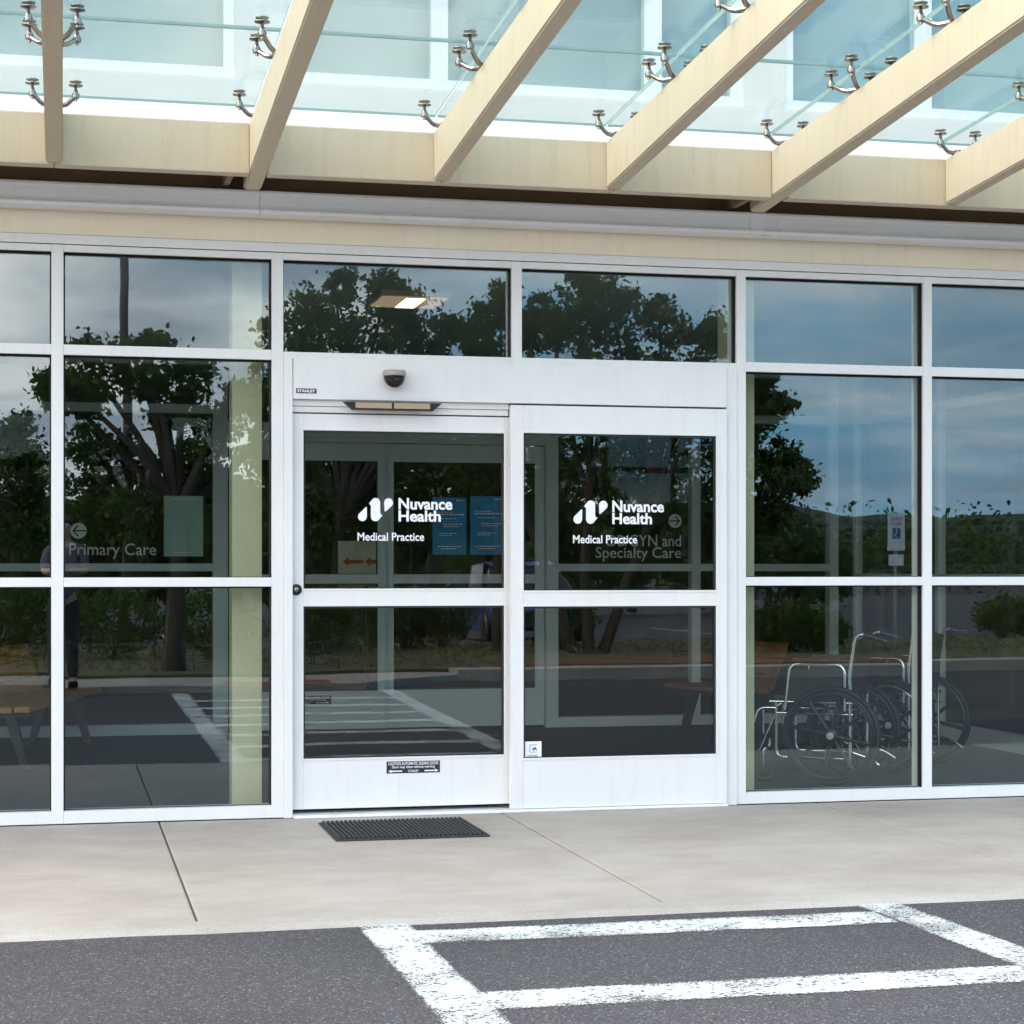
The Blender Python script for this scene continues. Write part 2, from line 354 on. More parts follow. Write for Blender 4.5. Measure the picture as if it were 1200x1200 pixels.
# ------------------------------------------------------------------ ground: asphalt, kerb, pavement slabs, crossing
g = MB(); g.add([(-900, -900, -.02), (900, -900, -.02), (900, 400, -.02), (-900, 400, -.02)], [(0, 1, 2, 3)])
tag(g.build('road', M['asphalt']), kind='structure')
pv = MB(); EDGE = -3.07
joints = [-7.0, -5.1, -3.25, -1.38, .49, 2.31, 4.13, 5.98, 7.85, 9.7]
for a, b in zip(joints[:-1], joints[1:]):
    pv.box(a + .0042, b - .0042, EDGE + .16, -.004, -.25, 0, 0, .009)
tag(pv.build('pavement', M['concrete']), kind='structure')
jf = MB(); jf.box(joints[0], joints[-1], EDGE + .15, -.002, -.25, -.006)
tag(jf.build('pavement_joint', M['joint']), kind='structure')
kb = MB()
for i in range(60):                                   # kerb band with a slightly ragged front edge
    a = joints[0] + (joints[-1] - joints[0]) * i / 60; b = joints[0] + (joints[-1] - joints[0]) * (i + 1) / 60
    j0 = .018 * mnoise.noise((a * 3, 0, 0)); j1 = .018 * mnoise.noise((b * 3, 0, 0))
    kb.add([(a, EDGE + j0, -.022), (b, EDGE + j1, -.022), (b, EDGE + .06 + j1 * .5, -.004), (a, EDGE + .06 + j0 * .5, -.004), (b, EDGE + .157, -.001), (a, EDGE + .157, -.001)],
           [(0, 1, 2, 3), (3, 2, 4, 5)])
tag(kb.build('kerb', M['kerb']), kind='structure')

def stripe(mb, quad, nl=10, z=-.016):
    """quad: a0,a1 (one end, left/right) b0,b1 (other end); keeps uv.x across"""
    (a0, a1, b0, b1) = [Vector((*q, z)) for q in quad]
    mb.append((a0, a1, b0, b1))
stripes = []
CW0, CW1 = -2.985, -10.9
stripe(stripes, ((1.062, CW0), (1.272, CW0), (1.14, CW1), (1.35, CW1)))
stripe(stripes, ((3.045, CW0 + .06), (3.25, CW0 + .06), (3.42, CW1), (3.63, CW1)))
k = 0
while True:
    y = -3.19 - 1.06 * k
    if y < -10.6: break
    stripe(stripes, ((1.25, y), (1.25, y - .27), (3.06 - .05 * (y + 3), y), (3.06 - .05 * (y + 3), y - .27)), z=-.0165); k += 1
# parking bay lines beyond the far kerb
for i in range(9):
    x = 2 + i * 2.75
    stripe(stripes, ((x, -27), (x + .11, -27), (x, -32), (x + .11, -32)))
me = bpy.data.meshes.new('crossing_paint'); vs = []; fs = []; uv = []
for a0, a1, b0, b1 in stripes:
    o = len(vs); vs += [a0, a1, b1, b0]; fs.append((o, o + 1, o + 2, o + 3)); uv += [(0, 0), (1, 0), (1, 1), (0, 1)]
me.from_pydata([tuple(v) for v in vs], [], fs); ul = me.uv_layers.new(name='UVMap')
for i, q in enumerate(uv): ul.data[i].uv = q
me.materials.append(M['paint']); o = bpy.data.objects.new('crossing_paint', me); COL.objects.link(o); tag(o, kind='structure')

# ------------------------------------------------------------------ building shell
bld = empty('clinic_building', (0, 0, 0), 'white and cream clinic building with a glazed entrance front under a glass canopy', 'building')
MUL = [(-2.36, -2.30), (-1.21, -1.15), (-.055, .006), (1.075, 1.136), (3.66, 3.715), (4.785, 4.838), (5.905, 5.96), (6.98, 7.04)]
ZH, ZG = 3.035, 2.948           # head top, glass top
T1, T0 = 2.471, 2.418           # transom
M1_, M0_ = 1.271, 1.223         # mid rail
SL = .068                        # sill top
fr = MB()
bev = .003
def rail(x0, x1, z0, z1, y0=0.0, y1=.022, b=bev): fr.box(x0, x1, y0, y1, z0, z1, 0, b)
for i, (a, b) in enumerate(MUL):
    z0 = 0.004
    fr.box(a, b, -.002, .022, z0, 2.984, 0, bev)
    fr.box(a + .004, b - .004, .078, .165, .0, 2.98, 0, bev)
    fr.box(a + .006, b - .006, .022, .060, .004, 2.975, 1)
# transom mullion over the doors
fr.box(2.373, 2.43, -.002, .022, 2.4272, 2.984, 0, bev); fr.box(2.377, 2.426, .078, .165, 2.47, 2.98, 0, bev); fr.box(2.379, 2.424, .022, .06, 2.468, 2.975, 1)
# head: two steps
fr.box(-2.36, 7.04, -.006, .03, 2.988, ZH, 0, bev)
for (a, b), (c, d) in zip(MUL[:-1], MUL[1:]):
    segs = [(b, c)] if not (b > 1.1 and c < 3.7) else [(b, 2.373), (2.43, c)]
    for x0, x1 in segs:
        fr.box(x0, x1, .0, .022, ZG, 2.984, 0, bev); fr.box(x0, x1, .078, .16, ZG + .005, 2.98, 0); fr.box(x0, x1, .022, .06, ZG + .004, 2.975, 1)
        if len(segs) == 2:
            fr.box(x0, x1, .0, .022, 2.427, 2.463, 0, bev); fr.box(x0, x1, .022, .16, 2.43, 2.456, 0)
            continue
        fr.box(x0, x1, .0, .022, T0, T1, 0, bev); fr.box(x0, x1, .078, .16, T0 + .004, T1 - .004, 0); fr.box(x0, x1, .022, .06, T0 + .004, T1 - .004, 1)
        fr.box(x0, x1, .0, .022, M0_, M1_, 0, bev); fr.box(x0, x1, .078, .16, M0_ + .004, M1_ - .004, 0); fr.box(x0, x1, .022, .06, M0_ + .004, M1_ - .004, 1)
        fr.box(x0, x1, .0, .060, .004, SL, 0, bev); fr.box(x0, x1, .078, .16, .0, SL - .004, 0)
# door jambs
fr.box(1.1365, 1.184, -.012, .16, .002, 2.4265, 0, bev); fr.box(3.596, 3.6595, -.012, .16, .002, 2.4265, 0, bev)
storefront = fr.build('storefront_frame', [M['white'], M['black']], bld)
def pane(x0, x1, z0, z1, m=M['glass'], y=.062, parent=bld, name='glass_pane', t=.008, g=.011, edge=True):
    p = MB(); p.box(x0, x1, y, y + t, z0, z1)
    ta, tb_ = random.uniform(-.0014, .0014), random.uniform(-.0010, .0010); xc, zc_ = (x0 + x1) / 2, (z0 + z1) / 2
    p.v = [(a, b + (a - xc) * ta + (c - zc_) * tb_ + .002, c) for a, b, c in p.v]; po = p.build(name, m, parent)
    if edge:
        q = MB(); e = y - .012
        q.box(x0, x0 + g, e, y - .0005, z0, z1); q.box(x1 - g, x1, e, y - .0005, z0, z1)
        q.box(x0 + g, x1 - g, e, y - .0005, z1 - g, z1); q.box(x0 + g, x1 - g, e, y - .0005, z0, z0 + g * .6)
        q.build('gasket', M['black'], po)
    return po
for (a, b), (c, d) in zip(MUL[:-1], MUL[1:]):
    if b > 1.1 and c < 3.7:
        pane(b - .003, 2.376, 2.458, ZG + .003); pane(2.427, c + .003, 2.458, ZG + .003); continue
    pane(b - .003, c + .003, T1 - .003, ZG + .003); pane(b - .003, c + .003, M1_ - .003, T0 + .003); pane(b - .003, c + .003, SL - .003, M0_ + .003)
# fascia, gutter, soffit
w = MB(); w.box(-9, 12, .0, .2, ZH + .002, 3.30); w.build('fascia', M['fascia'], bld)
w = MB(); w.box(-9, 12, .02, .22, 3.302, 3.56); w.box(-9, 12, -.40, .02, 3.50, 3.515); w.build('soffit', M['soffit'], bld)
gt = MB()
prof = [(-.002, 3.160), (-.140, 3.160), (-.150, 3.165), (-.153, 3.173), (-.150, 3.181), (-.140, 3.187), (-.128, 3.192), (-.124, 3.205), (-.126, 3.235), (-.132, 3.256), (-.146, 3.262), (-.150, 3.266), (-.150, 3.277), (-.144, 3.280), (-.002, 3.280)]
xs = [-9, -4.2, .1 - 2.1, 1.0, 3.69, 6.9, 12]
for a, b in zip(xs[:-1], xs[1:]): gt.prism(prof, a + .0012, b - .0012)
gt.build('gutter', M['gutter'], bld)
# side walls of the ground floor beyond the glazing
w = MB(); w.box(-9, -2.362, .0, .3, .0, ZH); w.build('ground_floor_wall', M['stucco'], bld)
w = MB(); w.box(7.042, 12, .0, .3, .0, ZH); w.build('ground_floor_wall', M['stucco'], bld)
# upper wall with window openings
WZ0, WZ1 = 3.895, 5.35
wins = [(-2.1, .88, [-.62]), (1.15, 3.70, [1.98, 3.185]), (3.945, 6.5, [4.80, 5.66])]
w = MB(); w.box(-9, 12, .001, .25, 3.562, WZ0); w.box(-9, 12, .001, .25, WZ1, 6.1)
xx = [-9] + [q for a, b, _ in wins for q in (a, b)] + [12]
for i in range(0, len(xx), 2): w.box(xx[i], xx[i + 1], .001, .25, WZ0 + .0005, WZ1 - .0005)
w.build('upper_wall', M['stucco'], bld)
cp = MB(); cp.box(-9.05, 12.05, -.06, .3, 6.101, 6.2); cp.build('parapet_coping', M['gutter'], bld)
for a, b, ms in wins:
    f = MB(); t = .055
    f.box(a, b, .012, .12, WZ0 + .001, WZ0 + t); f.box(a, b, .012, .12, WZ1 - t, WZ1 - .001)
    f.box(a + .001, a + t, .012, .12, WZ0 + t, WZ1 - t); f.box(b - t, b - .001, .012, .12, WZ0 + t, WZ1 - t)
    for m_ in ms: f.box(m_ - t * .8, m_ + t * .8, .014, .12, WZ0 + t, WZ1 - t)
    fo = f.build('upper_window', M['upper_frame'], bld)
    q = MB(); ed = [a + t] + [e for m_ in ms for e in (m_ - t * .8, m_ + t * .8)] + [b - t]
    for i in range(0, len(ed), 2): q.box(ed[i], ed[i + 1], .06, .066, WZ0 + t, WZ1 - t)
    q.build('pane', M['upperglass'], fo)
    q = MB(); q.box(a + .01, b - .01, .17, .18, WZ0 + .01, WZ1 - .01); q.build('blind', M['blind'], fo)

# ------------------------------------------------------------------ vestibule and lobby shell
IY = 5.40
s_ = MB(); s_.box(-2.36, 7.04, .17, IY, -.2, -.004); tag(s_.build('vestibule_floor', M['carpet']), kind='structure')
s_ = MB(); s_.box(-5, 9, IY, 11.2, -.2, -.004); tag(s_.build('lobby_floor', M['lobbyfloor']), kind='structure')
s_ = MB(); s_.box(-5, 9, .225, 11.2, 3.02, 3.1); tag(s_.build('ceiling', M['ceiling']), kind='structure')
s_ = MB(); s_.box(-2.5, -2.37, .302, IY - .08, -.1, 3.02); tag(s_.build('side_wall', M['plaster']), kind='structure')
s_ = MB(); s_.box(-5, 9, 11.0, 11.2, -.1, 3.02); s_.box(-5.2, -5, IY, 11.0, -.1, 3.02); s_.box(9, 9.2, IY, 11.0, -.1, 3.02)
s_.box(-5, -2.37, IY - .08, IY + .08, -.1, 3.02); s_.box(7.05, 9, IY - .08, IY + .08, -.1, 3.02)
tag(s_.build('lobby_wall', M['lobbywall']), kind='structure')
# pale yellow pillars either side of the entrance
def pillar(x0, x1, y0, y1, label):
    b = MB(); b.box(x0, x1, y0, y1, 0, 3.018, 0, .004); return tag(b.build('pillar', M['pillar']), label, 'pillar')
p0, p1 = at(272, 700, .24).x, at(307, 700, .24).x
pillar(p0, p1, .24, .42, 'pale yellow painted pillar behind the glass just left of the sliding doors')
p1 = at(884, 700, .24).x
pillar(p1 - .16, p1, .24, .42, 'pale yellow painted pillar behind the glass just right of the sliding doors')

# right hand glazed side of the vestibule
sg = empty('glazed_side_screen', (6.68, 0, 0), 'white framed glazed side screen closing the right end of the vestibule', 'glass screen')
b = MB()
b.box(-.04, .04, .30, IY - .03, .0, .13, 0, .004); b.box(-.03, .03, .30, IY - .03, 1.22, 1.28, 0, .004); b.box(-.03, .03, .30, IY - .03, 2.55, 2.62, 0, .004); b.box(-.03, .03, .30, IY - .03, 2.95, 3.015, 0, .004)
for y in (.30, 2.0, 3.7, IY - .09): b.box(-.032, .032, y, y + .06, .0, 3.014, 0, .004)
b.build('frame', M['inner_white'], sg)
b = MB(); b.box(-.004, .004, .34, IY - .05, .12, 2.97); b.build('pane', M['innerglass'], sg)
s_ = MB(); s_.box(8.9, 9.0, .31, IY - .09, -.1, 3.02); s_.box(7.045, 9, .302, .35, -.1, 3.02); tag(s_.build('corridor_wall', M['lobbywall']), kind='structure')
s_ = MB(); s_.box(7.045, 9, .36, IY - .09, -.2, -.006); tag(s_.build('corridor_floor', M['carpet']), kind='structure')

# inner partition
ip = empty('inner_partition', (0, IY, 0), 'grey white framed glass partition with frosted lettering across the back of the vestibule', 'glass partition')
ipf = MB(); ipp = []
def iv(x0, x1, z0=0, z1=3.015): ipf.box(x0, x1, -.05, .06, z0, z1, 0, .004)
def ih(x0, x1, z0, z1): ipf.box(x0, x1, -.047, .057, z0, z1, 0, .004)
XL0, XL1 = 1.171, 1.290       # jamb left of inner doors
XR0, XR1 = 3.915, 4.020
vx = [(-2.36, -2.29), (-.62, -.55), (XL0, XL1), (XR0, XR1), (5.185, 5.262), (6.43, 6.51)]
for a, b in vx: iv(a, b)
for (a, b), (c, d) in zip(vx[:-1], vx[1:]):
    if b == XL1: continue
    ih(b, c, .0, .085); ih(b, c, 1.30, 1.362); ih(b, c, 2.56, 2.63); ih(b, c, 2.95, 3.015)
    for z0, z1 in ((.08, 1.305), (1.357, 2.565), (2.625, 2.955)): ipp.append((b - .003, c + .003, z0, z1))
ih(XL1, XR0, 2.345, 2.50); ih(XL1, XR0, 2.95, 3.015); ipp.append((XL1, XR0, 2.495, 2.955))
ipf.build('frame', M['inner_white'], ip)
for x0, x1, z0, z1 in ipp:
    q = MB(); q.box(x0, x1, .0, .006, z0, z1); q.build('glass_pane', M['innerglass'], ip)
def arrow_disc(root, c, r_, y, left):
    d = MB(); d.lathe([(r_, 0), (r_, .001)], (c[0], y, c[1]), (0, -1, 0), 36); do = d.build('arrow_disc', M['frost'], root)
    g_ = -1 if left else 1; t = r_ * .09; Y = y - .0012
    P = lambda a, b: (c[0] + g_ * r_ * a, c[1] + r_ * b)
    a = MB(); a.prism([P(-.93, .09), P(.46, .09), P(-.02, .60), P(.12, .73), P(.80, 0), P(.12, -.73), P(-.02, -.60), P(.46, -.09), P(-.93, -.09)], Y, Y - .0006, 'y')
    a.build('arrow', M['decal_black'], do)
lt = MB(); y = -.0015
def ibox(u0, v0, u1, v1): a = at(u0, v0, IY); b = at(u1, v1, IY); return a.x, b.x, b.z, a.z
x0, x1, z0, z1 = ibox(81, 636.5, 183, 655); text_mb(lt, 'Primary Care', x0, x1, z0, z1, y, .004)
c = at(92, 622, IY); arrow_disc(ip, (c.x, c.z), .062, y, True)
lt.build('lettering', M['frost'], ip)
lt = MB()
x0, x1, z0, z1 = ibox(710, 626.5, 798, 640.5); text_mb(lt, 'OB/GYN and', x0, x1, z0, z1, y, .004)
x0, x1, z0, z1 = ibox(698, 641, 798, 658); text_mb(lt, 'Specialty Care', x0, x1, z0, z1, y, .004)
c = at(791, 610.5, IY); arrow_disc(ip, (c.x, c.z), .058, y, False)
lt.build('lettering', M['frost'], ip)

# ------------------------------------------------------------------ sliding doors
LOGO = []
def logo_pieces():
    k = lambda x, z: ((x - 455) / 237.0, (688 - z) / 155.0)      # normalised to the mark's box
    def cv(p): return [k(*q) for q in p]
    def A(cx, cy, r_, a0, a1, n=10): return [(cx + r_ * math.cos(R(a0 + (a1 - a0) * i / n)), cy - r_ * math.sin(R(a0 + (a1 - a0) * i / n))) for i in range(n + 1)]
    p1 = A(485, 658, 30, 140, 360) + A(511, 598, 4, 0, 120, 4)
    p3 = A(662, 566, 30, 0, 180)[::-1] ; p3 = A(662, 566, 30, -40, 180) + A(639, 620, 4, 180, 300, 4)
    p2 = [(528, 574), (533, 568)] + A(574, 566, 31, 130, 0, 12) + [(605, 628)] + A(615, 640, 8, 160, 200, 3) + [(622, 648)] + A(573, 657, 31, -40, -180, 12) + [(542, 588)] + [(538, 580)]
    return [cv(p1), cv(p2), cv(p3)]
LOGO = logo_pieces()
def brand_on(parent_y, us, parent, dy):
    """the practice's mark and words on one door leaf; us = pixel boxes; plane y = parent_y"""
    (la, lb), (ta, tb), hb, (ma, mb_), vt = us
    Y = parent_y
    m = MB(); a = at(la, vt, Y); b = at(lb, vt + 28, Y)
    for pc in LOGO:
        m.prism([(a.x + q[0] * (b.x - a.x), b.z + q[1] * (a.z - b.z)) for q in pc], Y, Y - .0008, 'y')
    lo = m.build('logo', M['decal_white'], parent); lo.location = -parent.location
    m = MB()
    a = at(ta, vt + .5, Y); b = at(tb, vt + 14.6, Y); text_mb(m, 'Nuvance', a.x, b.x, b.z, a.z, Y, .028)
    a = at(ta, vt + 15, Y); b = at(hb, vt + 28.6, Y); text_mb(m, 'Health', a.x, b.x, b.z, a.z, Y, .028)
    a = at(ma, vt + 41, Y); b = at(mb_, vt + 51, Y); text_mb(m, 'Medical Practice', a.x, b.x, b.z, a.z, Y, .014)
    lo = m.build('lettering', M['decal_white'], parent); lo.location = -parent.location
def caution_label(parent, x0, x1, z0, z1, y):
    m = MB(); m.box(x0, x1, y - .001, y, z0, z1); lb = m.build('warning_label', M['decal_black'], parent); lb.location = -parent.location
    m = MB(); w_, h_ = x1 - x0, z1 - z0; Y = y - .0012
    text_mb(m, 'CAUTION AUTOMATIC SLIDING DOOR', x0 + w_ * .03, x1 - w_ * .03, z0 + h_ * .68, z0 + h_ * .94, Y, .01)
    text_mb(m, 'Door may close without warning', x0 + w_ * .10, x1 - w_ * .10, z0 + h_ * .36, z0 + h_ * .63, Y, .01)
    text_mb(m, 'STANLEY', x0 + w_ * .40, x1 - w_ * .40, z0 + h_ * .08, z0 + h_ * .28, Y, .01)
    for s in (0, 1):
        X = (lambda f_: x0 + w_ * f_) if not s else (lambda f_: x1 - w_ * f_)
        zc = z0 + h_ * .18; t = h_ * .05
        m.prism([(X(.03), zc), (X(.09), zc + h_ * .13), (X(.09), zc + t), (X(.29), zc + t), (X(.29), zc - t), (X(.09), zc - t), (X(.09), zc - h_ * .13)], Y, Y - .0008, 'y')
    m.build('lettering', M['decal_white'], lb)
def door_leaf(name, label, x0, x1, y0, y1, g0, g1, zt, up, lowr, zb, glassm, mat_w=M['white'], group=None):
    """one framed glass leaf: x0..x1 outer, g0..g1 glass, up/lowr = (bottom, top) of the two panes"""
    root = empty(name, ((x0 + x1) / 2, (y0 + y1) / 2, 0), label, 'sliding door', group)
    f = MB(); bx = lambda a, b, c, d: f.box(a, b, y0, y1, c, d, 0, .003)
    bx(x0, g0, zb, zt); bx(g1, x1, zb, zt)
    bx(g0, g1, up[1], zt); bx(g0, g1, lowr[1], up[0]); bx(g0, g1, zb, lowr[0])
    for lo_, hi in (up, lowr):                       # glazing beads, a little proud
        t, e = .012, .004
        f.box(g0 - t, g1 + t, y0 - e, y0 + .004, hi, hi + t, 0, .002); f.box(g0 - t, g1 + t, y0 - e, y0 + .004, lo_ - t, lo_, 0, .002)
        f.box(g0 - t, g0, y0 - e, y0 + .004, lo_ + .0005, hi - .0005, 0, .002); f.box(g1, g1 + t, y0 - e, y0 + .004, lo_ + .0005, hi - .0005, 0, .002)
    o = f.build('frame', mat_w, root); o.location = -root.location
    for lo_, hi in (up, lowr):
        ym = y0 + .014
        p = MB(); p.box(g0 - .002, g1 + .002, ym, ym + .007, lo_ - .002, hi + .002); q = p.build('glass_pane', glassm, root); q.location = -root.location
        k = MB(); t = .009; e0, e1 = y0 + .004, ym - .0006
        k.box(g0, g0 + t, e0, e1, lo_, hi); k.box(g1 - t * 1.3, g1, e0, e1, lo_, hi); k.box(g0 + t, g1 - t * 1.3, e0, e1, hi - t * 1.2, hi); k.box(g0 + t, g1 - t * 1.3, e0, e1, lo_, lo_ + t * .5)
        k.build('gasket', M['black'], q)
    return root
GD = 'automatic sliding doors at the entrance'
dl = door_leaf('sliding_door', 'white framed left sliding door with a round lock and black warning label', 1.187, 2.405, .030, .075, 1.246, 2.338, 2.140, (1.211, 2.052), (.308, 1.117), .040, M['doorglass'], group=GD)
dr = door_leaf('sliding_door', 'white framed right sliding door with a small square sticker low on its glass', 2.362, 3.592, -.035, .010, 2.431, 3.528, 2.202, (1.199, 2.052), (.292, 1.112), .018, M['doorglass'], group=GD)
yl, yr = .030 + .0138, -.035 + .0138
brand_on(yl, ((419.5, 460.5), (467, 530), 516.5, (419, 497), 583), dl, 0)
brand_on(yr, ((672, 712), (717.5, 778), 764, (671.5, 746.5), 586), dr, 0)
a = at(453, 892.5, .03); b = at(515.5, 905, .03); caution_label(dl, a.x, b.x, b.z, a.z, .0295)
c = at(346.5, 691, .03)
m = MB(); m.lathe([(.030, 0), (.030, .006), (.026, .011), (.019, .012), (.018, .010)], (c.x + .003, .030, c.z), (0, -1, 0), 24); lk = m.build('lock', M['blackplastic'], dl); lk.location = -dl.location
m = MB(); m.lathe([(.012, 0), (.012, .004), (.009, .0055)], (c.x + .003, .0195, c.z), (0, -1, 0), 16); m.build('lock_cylinder', M['chrome'], lk)
# certification sticker
a = at(615, 869, yr); b = at(634.5, 889, yr)
m = MB(); m.box(a.x, b.x, yr - .001, yr, b.z, a.z); st = m.build('certification_sticker', M['decal_white'], dr); st.location = -dr.location
W_, Hh = b.x - a.x, a.z - b.z; X = lambda q: a.x + W_ * q; Z = lambda q: b.z + Hh * q
m = MB(); text_mb(m, 'IA', X(.46), X(.74), Z(.48), Z(.68), yr - .0013, .05); text_mb(m, 'CERTIFIED', X(.17), X(.80), Z(.11), Z(.23), yr - .0013, 0); m.build('lettering', M['decal_black'], st)
m = MB()
m.box(X(.25), X(.36), yr - .0022, yr - .0013, Z(.36), Z(.84)); m.box(X(.36), X(.72), yr - .0022, yr - .0013, Z(.76), Z(.84)); m.box(X(.36), X(.72), yr - .0022, yr - .0013, Z(.34), Z(.42)); m.build('lettering', pmat('pale_blue_print', (.45, .55, .62), .5), st)

# operator housing above the doors
op = empty('door_operator', (2.39, 0, 2.19), 'white metal operator housing running above the two sliding doors', 'door header')
m = MB(); m.box(1.187, 3.5935, -.026, .15, 2.213, 2.4255, 0, .004)
ho = m.build('housing', M['white'], op); ho.location = -op.location
m = MB(); m.box(1.187, 2.36, .012, .15, 2.18, 2.2125, 0, .003); m.box(1.187, 2.36, .022, .15, 2.147, 2.178, 0, .003)
o = m.build('track', M['white'], op); o.location = -op.location
a = at(347, 455, -.026); b = at(371, 461.2, -.026)
m = MB(); m.box(a.x, b.x, -.0275, -.0262, b.z, a.z); o = m.build('maker_label', M['decal_black'], op); o.location = -op.location
m = MB(); w_ = b.x - a.x; h_ = a.z - b.z
text_mb(m, 'STANLEY', a.x + w_ * .06, b.x - w_ * .06, b.z + h_ * .2, a.z - h_ * .2, -.0277, .03); m.build('lettering', M['decal_white'], o)
# threshold
m = MB(); m.box(1.187, 3.594, -.05, .15, .001, .016, 0, .003); th = m.build('door_threshold', M['gutter']); tag(th, 'low metal threshold strip under the two sliding doors', 'threshold')
# motion sensor under the housing
a = at(402, 470.5, -.06); b = at(518, 479, -.06)
ms = empty('motion_sensor', ((a.x + b.x) / 2, -.027, a.z), 'slim dark motion sensor bar with two tan lenses under the door header', 'motion sensor')
Lh = (b.x - a.x) / 2
m = MB(); m.prism([(-Lh, 0), (Lh, 0), (Lh - .05, -.042), (-Lh + .05, -.042)], -.036, 0, 'y'); m.build('body', M['blackplastic'], ms)
for s in (-1, 1):
    m = MB(); x0, x1 = sorted((s * .006, s * (Lh - .066))); m.box(x0, x1, -.040, -.034, -.033, -.003, 0, .002); m.build('lens', pmat('tan_lens', (.42, .30, .20), .25), ms)
# dome camera
c = at(460, 439, -.028)
cam_ = empty('security_camera', (c.x, -.027, c.z), 'small black dome security camera on the white door header', 'camera')
m = MB(); m.lathe([(.058, -.014), (.062, -.010), (.062, .010), (.058, .016)], (0, -.058, 0), (0, 0, 1), 28); m.box(-.04, .04, -.03, 0, -.012, .012, 0, .004); m.build('base', pmat('tan_grey_base', (.36, .32, .27), .5), cam_)
m = MB(); m.lathe([(.058 * math.cos(R(q)), -.014 - .062 * math.sin(R(q))) for q in range(0, 90, 9)] + [(.001, -.076)], (0, -.058, 0), (0, 0, 1), 28); dm = m.build('dome', M['carglass'], cam_)
m = MB(); m.lathe([(.020, 0), (.020, .012), (.014, .016)], (.006, -.108, -.045), (0, -.92, -.38), 16); m.build('lens', M['blackplastic'], dm)
# door mat
dmx0, dmx1, dmy0, dmy1 = 1.285, 2.045, -.945, -.285
m = MB(); m.box(dmx0, dmx1, dmy0, dmy1, .001, .010, 0, .003)
nr = 32
for i in range(nr):
    x = dmx0 + .012 + (dmx1 - dmx0 - .024) * (i + .5) / nr
    m.box(x - .0065, x + .0065, dmy0 + .012, dmy1 - .012, .0095, .020, 0, .002)
tag(m.build('door_mat', M['mat']), 'black ribbed rubber door mat lying on the concrete before the left door', 'door mat')

# inner sliding doors (same pattern, further in)
GI = 'inner sliding doors across the vestibule'
il = door_leaf('inner_sliding_door', 'inner left sliding door seen dimly through the outer left door', 1.30, 2.568, IY - .045, IY - .005, 1.37, 2.50, 2.34, (1.275, 2.195), (.33, 1.20), .02, M['innerglass'], M['inner_white'], GI)
ir = door_leaf('inner_sliding_door', 'inner right sliding door carrying two blue posters, seen through the outer doors', 2.565, 3.912, IY + .0, IY + .04, 2.64, 3.83, 2.34, (1.275, 2.195), (.33, 1.20), .02, M['innerglass'], M['inner_white'], GI)
a = at(330, 816, IY - .045); b = at(388, 823.5, IY - .045); caution_label(il, b.x - .42, b.x, b.z - .01, a.z, IY - .0455)
# posters on the inner glass
def poster(name, label, cat, u0, v0, u1, v1, Y, m_, lines, ink):
    a = at(u0, v0, Y); b = at(u1, v1, Y)
    q = MB(); q.box(a.x, b.x, Y - .002, Y, b.z, a.z); o = tag(q.build(name, m_), label, cat)
    t = MB(); w_, h_ = b.x - a.x, a.z - b.z
    for (c0, c1, f0, th_) in lines: 
        nseg = max(2, int((c1 - c0) * 9)); xs_ = np.linspace(c0, c1, nseg + 1)
        for i in range(nseg): t.box(a.x + w_ * xs_[i], a.x + w_ * (xs_[i + 1] - .02), Y - .0032, Y - .0021, a.z - h_ * (f0 + th_), a.z - h_ * f0)
    t.build('lettering', ink, o); return o
bl = [(.12, .62, .25, .012), (.12, .95, .285, .022), (.22, .72, .36, .012), (.30, .90, .46, .016), (.33, .80, .50, .012), (.2, .74, .62, .012), (.2, .6, .655, .012), (.15, .88, .85, .016), (.25, .72, .89, .014), (.7, .92, .04, .02)]
poster('poster', 'left of two blue posters on the inner sliding door, partly behind the white door lettering', 'poster', 507, 583, 546.5, 650, IY - .004, M['blueposter'], bl, M['decal_white'])
poster('poster', 'right of two blue posters on the inner sliding door, beside the white door stile', 'poster', 551, 581.5, 592, 650, IY - .004, M['blueposter'], bl, M['decal_white'])
poster('notice', 'pale green tall notice sheet on the inner glass right of the words Primary Care', 'notice', 192, 581, 238, 652, IY - .004, M['notice'], [(.2, .8, .04, .015), (.25, .75, .93, .012)], M['frost'])
# freestanding sign with red arrows in the lobby
sy = 5.75
a = at(396, 634, sy); b = at(462, 673, sy)
sg2 = empty('directional_sign', ((a.x + b.x) / 2, sy, 0), 'beige standing sign with two red arrows behind the inner left door', 'sign')
hw = (b.x - a.x) / 2
m = MB(); m.box(-hw, hw, -.01, .01, b.z - .12, a.z, 0, .004); m.build('panel', M['signbeige'], sg2)
m = MB()
for s, cx in ((-1, -hw * .48), (1, hw * .30)):
    zc = a.z - (a.z - b.z) * .62; t = .016; l = hw * .36
    m.prism([(cx - l, zc), (cx - l + .05, zc + .04), (cx - l + .05, zc + t), (cx + l, zc + t), (cx + l, zc - t), (cx - l + .05, zc - t), (cx - l + .05, zc - .04)], -.0105, -.0125, 'y')
m.build('arrow', M['red'], sg2)
m = MB(); m.tube([(0, 0, .02), (0, 0, b.z - .1)], .02); m.lathe([(.2, 0), (.2, .015), (.03, .025)], (0, 0, 0)); m.build('stand', M['darkmetal'], sg2)
# framed picture on the lobby wall
a = at(372, 552, 10.95); b = at(416, 585, 10.95)
m = MB(); m.box(a.x, b.x, 10.95, 10.99, b.z, a.z, 0, .004); tag(m.build('picture', M['teal']), 'teal abstract picture hanging on the dark lobby wall', 'picture')

